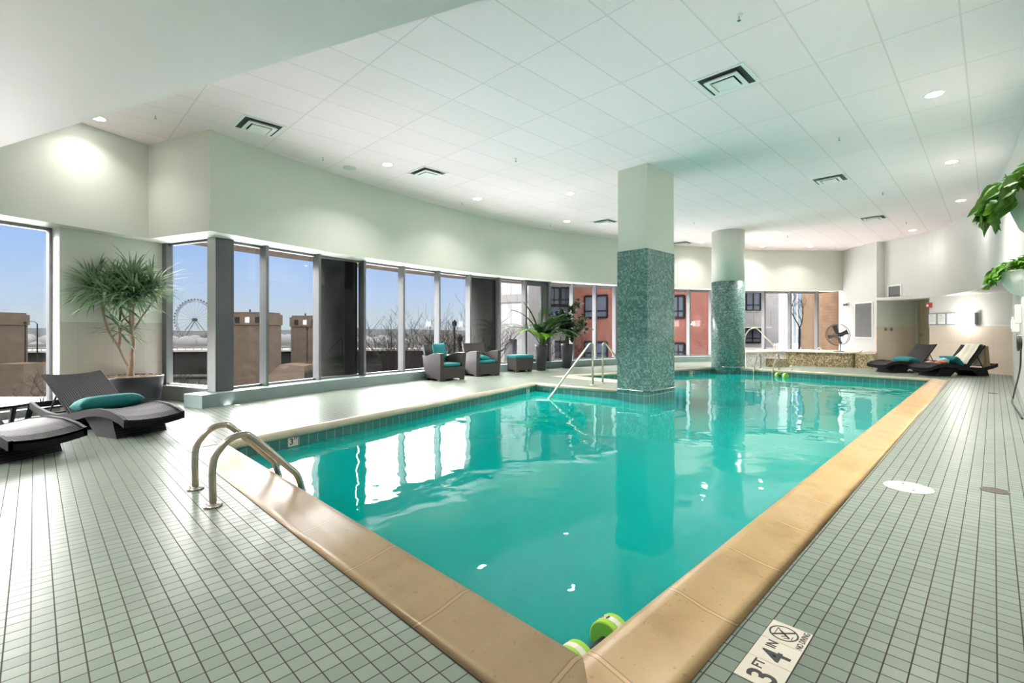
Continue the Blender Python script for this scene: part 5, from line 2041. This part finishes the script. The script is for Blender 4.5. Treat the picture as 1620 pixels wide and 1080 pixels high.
    ld = bpy.data.lights.new('sconce_light', 'POINT'); ld.energy = 5.5; ld.color = (1, .95, .88); ld.shadow_soft_size = .10
    lo = bpy.data.objects.new('sconce_glow', ld); COL.objects.link(lo); lo.parent = t
    q = s0 + bwd * .2 + n_in * .34; lo.location = (q.x, q.y, 1.54); lo['kind'] = 'helper'


far_wall_fittings()


def right_wall_fittings():
    for x, z, w, h, d, nm, lb in ((13.6, 1.28, .22, .30, .11, 'towel_dispenser', 'white dispenser box on the right wall below the farther planter'),
                              (12.6, 1.44, .16, .34, .09, 'wall_phone', 'white emergency phone box nearer the camera on the right wall')):
        t = thing(nm, lb, 'wall box', (x, RW_Y, z))
        bm = BM(); box(bm, 0, d / 2, h / 2 - .1, w, d, h); new_mesh_obj('case', bm, M_white_plastic, t, bevel=.01)
        bm = BM(); box(bm, 0, d + .004, h / 2 - .1, w * .7, .01, h * .6); new_mesh_obj('front_panel', bm, M_grey_frame if nm == 'wall_phone' else M_trim_white, t)
    # hose hanging on hooks with a loop down to the floor
    x0 = 10.8
    t = thing('safety_hose', 'dark coiled hose hanging on hooks of the right wall', 'hose', (x0, RW_Y, 0))
    bm = BM()
    for k in range(3):
        r = .12 + .012 * k
        ring = [Vector((.16 * math.cos(2 * PI * i / 24) * (r / .12), .06 + .016 * k, 1.02 + r * math.sin(2 * PI * i / 24) * .8)) for i in range(25)]
        tube(bm, ring, .011, 6)
    new_mesh_obj('coil', bm, M_black, t, smooth=True)
    bm = BM(); tube(bm, smooth_path([(.0, .06, .95), (.4, .06, .6), (1.1, .10, .2), (1.35, .12, .03), (.9, .14, .012), (.1, .12, .012), (-1.2, .08, .012)], 8), .011, 8); new_mesh_obj('hose_loop', bm, M_black, t, smooth=True)
    bm = BM()
    for s in (-.1, .1):
        tube(bm, fillet_path([(s, .004, 1.14), (s, .10, 1.13), (s, .10, 1.17)], .02, 3), .008, 6)
    new_mesh_obj('hook', bm, M_chrome, t)


right_wall_fittings()


# ------------------------------------------------------------------ outside
def ground():
    bm = BM()
    prism(bm, [(-900, -300), (1400, -300), (1400, 1500), (-900, 1500)], -7.2, -7.0)
    structure(new_mesh_obj('ground_outside', bm, M_asphalt))
    bm = BM()
    prism(bm, [(-4, -40), (70, -40), (75, 40), (48, 55), (6, 58), (1, 30)], -6.99, -6.9)  # unseen snow patch, added and outlined to bounce light up to the ceiling
    structure(new_mesh_obj('ground_snow_bounce', bm, M_snowy))
    bm = BM()
    prism(bm, [tuple(bearing(-60, 11, 0)[:2]), tuple(bearing(345, 11, 0)[:2]), tuple(bearing(345, 30, 0)[:2]), tuple(bearing(-60, 30, 0)[:2])], -3.3, -3.0)
    structure(new_mesh_obj('ground_scrub', bm, M_snowy))
    # lake and hazy shore
    bm = BM()
    line = [bearing(px, 620, 0) for px in range(-700, 1500, 50)]
    rng = random.Random(2)
    a = [tuple(p[:2]) for p in line]
    b = [tuple((p + Vector((SA, CA, 0)) * 30)[:2]) for p in line]
    lo = [bm.verts.new((p[0], p[1], -7)) for p in a]
    hi = [bm.verts.new((p[0], p[1], 0.5 + rng.uniform(-1.5, 2))) for p in a]
    bk = [bm.verts.new((p[0], p[1], 0)) for p in b]
    for i in range(len(a) - 1):
        bm.faces.new((lo[i], lo[i + 1], hi[i + 1], hi[i])); bm.faces.new((hi[i], hi[i + 1], bk[i + 1], bk[i]))
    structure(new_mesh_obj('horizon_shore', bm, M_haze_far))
    # hazy tree line beyond the bridge
    bm = BM()
    for px in range(-60, 640, 6):
        z = rng.uniform(260, 330)
        p = bearing(px + rng.uniform(-3, 3), z, 0)
        r = rng.uniform(3.5, 6.5)
        h = hgt(rng.uniform(528, 545), z)
        m = Matrix.Translation((p.x, p.y, h - r * .8)) @ Matrix.Diagonal((r, r, r * .9, 1))
        bmesh.ops.create_icosphere(bm, subdivisions=2, radius=1, matrix=m)
        box(bm, p.x, p.y, (h - r - 7) / 2 - .5, r * 1.6, r * 1.6, max(1, h - r + 7))
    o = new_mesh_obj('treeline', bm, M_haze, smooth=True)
    tag(o, 'hazy grey belt of bare trees far beyond the bridge', 'trees', kind='stuff')


ground()


def bridge_tower(px0, px1, Z, ytop, ybot, label, grp='stone bridge towers outside'):
    c = bearing((px0 + px1) / 2, Z)
    w = (px1 - px0) / F * Z
    z0, z1 = hgt(ybot, Z), hgt(ytop, Z)
    t = thing('bridge_tower', label, 'bridge tower', (c.x, c.y, -7), math.atan2(-SA, CA), grp)
    hh = z1 + 7
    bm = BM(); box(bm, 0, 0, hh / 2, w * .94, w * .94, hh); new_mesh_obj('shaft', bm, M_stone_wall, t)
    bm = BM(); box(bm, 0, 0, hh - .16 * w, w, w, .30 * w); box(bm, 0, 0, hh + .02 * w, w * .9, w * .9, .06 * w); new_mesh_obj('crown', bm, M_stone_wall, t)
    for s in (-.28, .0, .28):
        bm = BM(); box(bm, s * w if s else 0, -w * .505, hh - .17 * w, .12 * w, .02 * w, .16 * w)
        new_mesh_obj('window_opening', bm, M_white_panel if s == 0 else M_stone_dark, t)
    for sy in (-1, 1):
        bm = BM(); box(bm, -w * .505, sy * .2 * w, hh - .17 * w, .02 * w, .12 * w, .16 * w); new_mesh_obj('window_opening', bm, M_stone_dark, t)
    bm = BM(); cyl(bm, (-.2 * w, 0, hh), (-.2 * w, 0, hh + .14 * w), .02 * w, 6); new_mesh_obj('finial', bm, M_stone_dark, t)
    return t


bridge_tower(-34, 20, 62, 497, 660, 'stone bridge tower seen through the leftmost window')
bridge_tower(379, 434, 62, 497, 610, 'stone bridge tower behind the first tall mullion right of the corner')
bridge_tower(469, 516, 72, 502, 560, 'stone bridge tower partly hidden by the dark outdoor column')


def bridge():
    t = thing('bridge_deck', 'low dark steel bridge crossing behind the left windows', 'bridge')
    bm = BM()
    a, b = bearing(-80, 74), bearing(700, 82)
    d = (b - a).normalized(); q = Vector((-d.y, d.x, 0))
    def slab(z0, z1, w, off=0):
        prism(bm, [tuple((a + q * off)[:2]), tuple((b + q * off)[:2]), tuple((b + q * (w + off))[:2]), tuple((a + q * (w + off))[:2])], z0, z1)
    slab(-6.2, -2.45, 4, 1)
    new_mesh_obj('girder', bm, M_stone_dark, t)
    bm = BM(); slab(-2.45, -2.15, 6, 0); slab(-1.75, -1.68, .2, .3)
    n = 60
    for k in range(n):
        p = a.lerp(b, k / n) + q * .4
        box(bm, p.x, p.y, -1.95, .12, .12, .5)
    new_mesh_obj('parapet', bm, M_concrete, t)
    # low approach building with a sloping top
    c = bearing(447, 48)
    t = thing('approach_wall', 'stone stair wall with sloping coping below the bridge tower', 'wall', (c.x, c.y, -7), math.atan2(-SA, CA))
    bm = BM()
    w = 2.6
    prof = [(-1.4, 0), (2.6, 0), (2.6, 4.6), (1.0, 4.75), (.2, 4.75), (-1.4, 3.3)]
    lo = [bm.verts.new((x, -1, z)) for x, z in prof]; hi = [bm.verts.new((x, 1.5, z)) for x, z in prof]
    for i in range(len(prof)):
        j = (i + 1) % len(prof)
        bm.faces.new((lo[i], lo[j], hi[j], hi[i]))
    bm.faces.new(lo); bm.faces.new(list(reversed(hi)))
    new_mesh_obj('wall_body', bm, M_stone_wall, t)
    bm = BM(); box(bm, 4.6, .2, 2.1, 5.5, 2.2, 3.9); new_mesh_obj('dark_bay', bm, M_stone_dark, t)  # plain dark box beside the sloping wall
    # stone wall below the left tower and two boxes on the scrub
    c = bearing(36, 40)
    bm = BM(); box(bm, 0, 0, 2.7, 2.1, 2, 5.4)
    o = new_mesh_obj('stone_pier', bm, M_stone_wall); o.location = (c.x, c.y, -7); o.rotation_euler = (0, 0, math.atan2(-SA, CA))
    tag(o, 'square stone pier beside the leftmost bridge tower', 'pier')
    p = bearing(20, 22, -3.0)
    bm = BM(); box(bm, 0, 0, .14, .58, .4, .26)
    o = new_mesh_obj('grit_box', bm, simple('yellow_box_paint', (.05, .036, .010), .6, spec=0)); o.location = (p.x, p.y, -3.0); tag(o, 'small yellow grit box on the ground outside the left window', 'grit box')
    p = bearing(33, 24, -3.0)
    bm = BM(); box(bm, 0, 0, .2, .4, .4, .4)
    o = new_mesh_obj('utility_box', bm, M_concrete); o.location = (p.x, p.y, -3.0); tag(o, 'small pale utility box beside the yellow grit box', 'utility box')


bridge()


def street_lamp(px, Z, ytop, label, arm=0):
    p = bearing(px, Z)
    t = thing('street_lamp', label, 'street lamp', (p.x, p.y, -7), math.atan2(-SA, CA), 'street lamps on the bridge')
    h = hgt(ytop, Z) + 7
    bm = BM(); tube(bm, [(0, 0, 0), (0, 0, h)], [.11, .07], 8); new_mesh_obj('post', bm, M_stone_dark, t)
    bm = BM()
    if arm:
        tube(bm, smooth_path([(0, 0, h), (arm * .6, 0, h + .35), (arm * 1.5, 0, h + .25)], 4), .04, 6)
        box(bm, arm * 1.7, 0, h + .22, .5, .2, .1)
    else:
        lathe(bm, [(.05, h), (.16, h + .1), (.16, h + .35), (.03, h + .5)], 10)
    new_mesh_obj('lantern', bm, M_stone_dark, t)


street_lamp(40, 60, 514, 'dark street lamp post left of the arm lamp in the left window', 0)
street_lamp(59, 70, 512, 'dark street lamp with a curved arm in the left window', -1)
street_lamp(374, 66, 515, 'thin street lamp post left of the middle bridge tower', 0)
street_lamp(486, 60, 522, 'thin street lamp in front of the half hidden bridge tower', 0)
street_lamp(719, 34, 517, 'slim lamp post among bare branches left of the armchair', 0)
street_lamp(728, 30, 541, 'short bollard lamp beside the slim lamp post', 0)


def ferris_wheel():
    Z = 480
    c = bearing(308, Z); zc = hgt(505.5, Z)
    t = thing('ferris_wheel', 'haze-paled giant ferris wheel on the skyline in the short window', 'ferris wheel', (c.x, c.y, -7), math.atan2(-SA, CA))
    hz = zc + 7; R = 31.0 / F * Z
    bm = BM()
    for off in (-.8, .8):
        for r in (R, R * .93):
            tube(bm, [(r * math.cos(2 * PI * k / 64), off, hz + r * math.sin(2 * PI * k / 64)) for k in range(65)], .18, 5, caps=False)
    new_mesh_obj('rim', bm, M_wheel, t)
    bm = BM()
    for k in range(24):
        a = 2 * PI * k / 24
        tube(bm, [(0, 0, hz), (R * .95 * math.cos(a), 0, hz + R * .95 * math.sin(a))], .09, 4, caps=False)
    new_mesh_obj('spokes', bm, M_wheel, t)
    bm = BM(); cyl(bm, (0, -2.2, hz), (0, 2.2, hz), 1.5, 18); new_mesh_obj('hub', bm, M_gondola, t)
    bm = BM()
    for sx in (-1, 1):
        for sy in (-1, 1):
            tube(bm, [(0, sy * 1.5, hz), (sx * 12, sy * 4, 0)], .35, 6)
    new_mesh_obj('support_legs', bm, M_wheel, t)
    g0 = None
    for k in range(40):
        a = 2 * PI * k / 40
        if g0 is None:
            bm = BM(); box(bm, 0, 0, 0, .95, 1.4, 1.05)
            g = g0 = new_mesh_obj('gondola', bm, M_gondola, t, bevel=.2)
        else:
            g = g0.copy(); COL.objects.link(g); g.parent = t
        g.location = ((R + .9) * math.cos(a), 0, hz + (R + .9) * math.sin(a))


ferris_wheel()


def bare_tree(px, Z, height, label, seed, base_z=-7.0, spread=.55, levels=5, lean=(0, 0), stems=1):
    p = bearing(px, Z)
    rng = random.Random(seed)
    bm = BM()
    def grow(q, d, L, r, lv):
        n = 3
        pts = [q.copy()]; cur = d.copy()
        for i in range(n):
            cur = (cur + Vector((rng.uniform(-1, 1), rng.uniform(-1, 1), rng.uniform(-.4, .7))) * .16).normalized()
            q = q + cur * (L / n); pts.append(q.copy())
        tube(bm, pts, [max(.0035, r * .85 * (1 - .4 * i / n)) for i in range(n + 1)], 6 if lv > 2 else 4, caps=False)
        if lv > 0:
            for k in range(rng.choice((2, 3, 3))):
                f = rng.choice((.6, .8, 1.0))
                b = pts[max(1, int(n * f))]
                side = Vector((rng.uniform(-1, 1), rng.uniform(-1, 1), rng.uniform(-.1, .7))).normalized()
                nd = (cur * (1 - spread) + side * spread + Vector((0, 0, .12))).normalized()
                grow(b, nd, L * rng.uniform(.62, .82), r * .58, lv - 1)
    for k in range(stems):
        a = 2 * PI * k / max(1, stems) + rng.uniform(-.4, .4)
        sp_ = 0 if stems == 1 else .55
        grow(Vector((0, 0, 0)), Vector((lean[0] + sp_ * math.cos(a), lean[1] + sp_ * math.sin(a), 1)).normalized(), height * .34, height * (.016 if stems == 1 else .009), levels)
    o = new_mesh_obj('bare_tree', bm, M_bark_grey); o.location = (p.x, p.y, base_z)
    tag(o, label, 'tree', 'bare winter trees outside')


bare_tree(688, 17, 6.4, 'bare winter shrub with dark arching twigs left of the armchairs', 21, -3.0, .55, 5, stems=7)
bare_tree(616, 24, 6.6, 'bare winter shrub with thin twigs in the window left of the arching shrub', 5, -3.6, .6, 5, stems=4)
bare_tree(728, 22, 6.4, 'bare winter shrub behind the slim lamp post', 33, -3.4, .55, 5, stems=5)
bare_tree(884, 21, 5.0, 'bare winter shrub below the brick building between the potted plants', 44, -2.2, .65, 5, stems=3)
bare_tree(1263, 21.5, 3.4, 'bare winter tree before the buff brick wall at the far windows', 9, .15, .45, 5)
bare_tree(66, 20, 4.0, 'bare winter shrub beside the stone pier in the left window', 61, -3.0, .65, 5)
bare_tree(279, 15, 3.6, 'bare winter shrub at the foot of the short window, left of two', 71, -3.0, .7, 5, stems=5)
bare_tree(306, 17, 3.6, 'bare winter shrub at the foot of the short window, right of two', 83, -3.0, .7, 5, stems=5)


def exterior_columns():
    # round columns standing just outside the glass
    for pxc, rad, mat, lb, off in ((534, .42, M_ext_column_dark, 'dark round outdoor column close behind the glass left of centre', .95),
                                   (761, .46, M_ext_column, 'grey round outdoor column close behind the glass by the armchairs', 1.05)):
        q, e = line_hit(offset_line(FASD, off), pxc)
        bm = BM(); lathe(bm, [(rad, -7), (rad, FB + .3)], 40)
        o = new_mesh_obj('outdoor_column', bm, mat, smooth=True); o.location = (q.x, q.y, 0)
        tag(o, lb, 'column')


exterior_columns()


def building_box(name, label, corners, z0, z1, mat, windows=(), wmat=None, wname='window'):
    """block on a plan quadrilateral; windows on its first (viewer) side: (s0, s1, z0, z1) in metres along it"""
    t = thing(name, label, 'building')
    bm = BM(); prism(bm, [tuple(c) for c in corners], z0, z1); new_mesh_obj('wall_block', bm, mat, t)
    a, b = Vector(corners[0]), Vector(corners[1])
    d = (b - a).normalized(); n = Vector((d.y, -d.x))
    if n.dot(-a) < 0: n = -n
    for (s0, s1, za, zb) in windows:
        bm = BM(); p = a + d * s0; r = a + d * s1
        prism(bm, [tuple(p), tuple(r), tuple(r + n * .05), tuple(p + n * .05)], za, zb)
        w = new_mesh_obj(wname, bm, wmat or M_ext_glass, t)
        bm = BM()
        for (u0, u1, ya, yb) in ((s0 - .06, s0 + .05, za, zb), (s1 - .05, s1 + .06, za, zb), (s0, s1, za - .06, za + .05), (s0, s1, zb - .05, zb + .06), ((s0 + s1) / 2 - .03, (s0 + s1) / 2 + .03, za, zb), (s0, s1, za + (zb - za) * .3 - .03, za + (zb - za) * .3 + .03)):
            p = a + d * u0; r = a + d * u1
            prism(bm, [tuple(p), tuple(r), tuple(r + n * .09), tuple(p + n * .09)], ya, yb)
        new_mesh_obj('frame', bm, M_stone_dark, w)
    return t, a, d, n


def P2(px, Z):
    return Vector(bearing(px, Z)[:2])


def buildings():
    # pale panelled building with a curved grey band, seen left of the potted plants
    t = thing('panelled_building', 'white panelled building with curved grey bands behind the palm', 'building')
    cen = P2(850, 52)
    arc = []
    for k in range(9):
        px = 776 + k * 11
        arc.append(P2(px, 30 - .45 * k + .03 * k * k))
    def ring(z0, z1, off, mat, nm):
        bm = BM()
        outer = [p + (p.normalized()) * -off for p in arc]
        inner = [p + p.normalized() * 6 for p in arc]
        band(bm, [tuple(p) for p in outer], [tuple(p) for p in inner], z0, z1)
        new_mesh_obj(nm, bm, mat, t)
    Zm = 29
    ring(hgt(470, Zm), 9, 0, M_white_panel, 'upper_panel')
    ring(hgt(478, Zm), hgt(466, Zm), .12, M_concrete, 'grey_band')
    ring(hgt(512, Zm), hgt(478, Zm), 0, M_white_panel, 'lower_panel')
    ring(hgt(536, Zm), hgt(512, Zm), .3, M_concrete, 'concrete_beam')
    ring(-7, hgt(536, Zm), -1.6, M_ext_glass, 'dark_ground_floor')
    for k in (2, 5, 8):
        bm = BM(); p = arc[k] * .99; box(bm, p.x, p.y, (-7 + hgt(536, Zm)) / 2, .7, .7, hgt(536, Zm) + 7); new_mesh_obj('support_pillar', bm, M_concrete, t)
    # concrete pier directly outside the dark glazed door
    bm = BM()
    a = P2(836, 18.2); b = P2(857, 18.0)
    prism(bm, [tuple(a), tuple(b), tuple(b * 1.03), tuple(a * 1.03)], -7, FB + .3)
    o = new_mesh_obj('concrete_pier', bm, M_concrete); tag(o, 'pale concrete pier outside the dark framed glass door', 'pier')
    # red brick building
    Zb = 30
    a, b = P2(905, 32.4), P2(1131, 25.5)
    L = (b - a).length
    def s_at(px):
        q, e = line_hit([tuple(a - (b - a)), tuple(b + (b - a))], px)
        return (q - a).dot((b - a).normalized()), q.dot(Vector((SA, CA)))
    wins = []
    for x0, x1, y0, y1 in ((926, 961, 468, 502), (926, 961, 541, 566), (1064, 1083, 468, 502), (1064, 1083, 543, 562), (1000, 1030, 468, 502), (1000, 1030, 543, 566)):
        s0, Z0 = s_at(x0); s1, Z1 = s_at(x1)
        wins.append((s0, s1, hgt(y1, (Z0 + Z1) / 2), hgt(y0, (Z0 + Z1) / 2)))
    dd = Vector((SA, CA)) * 8
    building_box('brick_building', 'red brick building with grey framed windows beyond the square pillar', [a, b, b + dd, a + dd], -7, 14, M_redbrick, wins)
    # glazed block left of the brick building
    a2, b2 = P2(866, 34), P2(903, 34)
    building_box('glazed_building', 'glass fronted block just left of the red brick building', [a2, b2, b2 + dd, a2 + dd], -7, 14, M_concrete,
                 [(.10, .85, hgt(482, 34), hgt(455, 34)), (.95, 1.65, hgt(482, 34), hgt(455, 34)), (.1, 1.65, hgt(515, 34), hgt(484, 34)), (.1, 1.65, -6, hgt(540, 34))])
    # balcony building
    Zc = 34
    a3, b3 = P2(1170, Zc), P2(1232, Zc)
    t, A, d, n = building_box('balcony_building', 'grey apartment building with a white railed balcony beyond the round pillar', [a3, b3, b3 + dd, a3 + dd], -7, 16, M_concrete,
                 [(.45, 1.45, hgt(491, Zc), hgt(462, Zc)), (.3, 1.5, hgt(541, Zc), hgt(520, Zc))])
    bm = BM()
    def pr(s0, s1, o0, o1, z0, z1):
        p = A + d * s0; r = A + d * s1
        prism(bm, [tuple(p + n * o0), tuple(r + n * o0), tuple(r + n * o1), tuple(p + n * o1)], z0, z1)
    pr(-.2, 1.6, 0, 1.3, hgt(518.5, Zc), hgt(516, Zc)); new_mesh_obj('balcony_slab', bm, M_white_panel, t)
    bm = BM()
    pr(-.2, 1.6, 1.24, 1.27, hgt(493.6, Zc), hgt(492.6, Zc)); pr(-.2, 1.6, 1.24, 1.27, hgt(514, Zc), hgt(513.2, Zc))
    for k in range(4): pr(-.2 + k * .58, -.165 + k * .58, 1.24, 1.27, hgt(515, Zc), hgt(493, Zc))
    new_mesh_obj('balcony_railing', bm, M_concrete, t)
    # buff brick wing close outside the far windows
    q1 = P2(1268, 23.0); q2 = P2(1342, 19.4)
    bm = BM()
    prism(bm, [tuple(q1), tuple(q2), tuple(q2 * 1.25), tuple(q1 * 1.12)], -7, 9)
    o = new_mesh_obj('brick_wing', bm, M_buffbrick); tag(o, 'buff brick wing wall close outside the far right windows', 'building')
    # tall white block added in place of overexposed sky, between balconies and buff wall
    a5, b5 = P2(1229, 62), P2(1262, 62)
    building_box('white_sky_block', 'plain white tall block added for the overexposed sky between the balcony block and the buff brick wall', [a5, b5, b5 * 1.1, a5 * 1.1], -7, 22, M_white_sky, [])
    # slender glass tower far away between
    a4, b4 = P2(1255, 56), P2(1260, 56)
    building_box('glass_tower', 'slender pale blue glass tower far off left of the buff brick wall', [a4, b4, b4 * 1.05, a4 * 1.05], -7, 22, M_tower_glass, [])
    # white railing fence along the terrace outside
    t = thing('terrace_fence', 'low white picket fence outside the far windows', 'fence')
    f0, f1 = P2(1225, 26), P2(1262, 26)
    bm = BM()
    for k in range(14):
        p = f0.lerp(f1, k / 13)
        box(bm, p.x, p.y, hgt(551, 26), .03, .03, .55)
    new_mesh_obj('picket', bm, M_trim_white, t)
    bm = BM(); prism(bm, [tuple(f0), tuple(f1), tuple(f1 * 1.002), tuple(f0 * 1.002)], hgt(546, 26), hgt(545, 26)); new_mesh_obj('rail', bm, M_trim_white, t)
    bm = BM(); prism(bm, [tuple(P2(1150, 23.5)), tuple(P2(1275, 23.5)), tuple(P2(1275, 33.5)), tuple(P2(1150, 33.5))], -7, hgt(556, 26) - .05)
    structure(new_mesh_obj('ground_terrace', bm, M_concrete))


buildings()
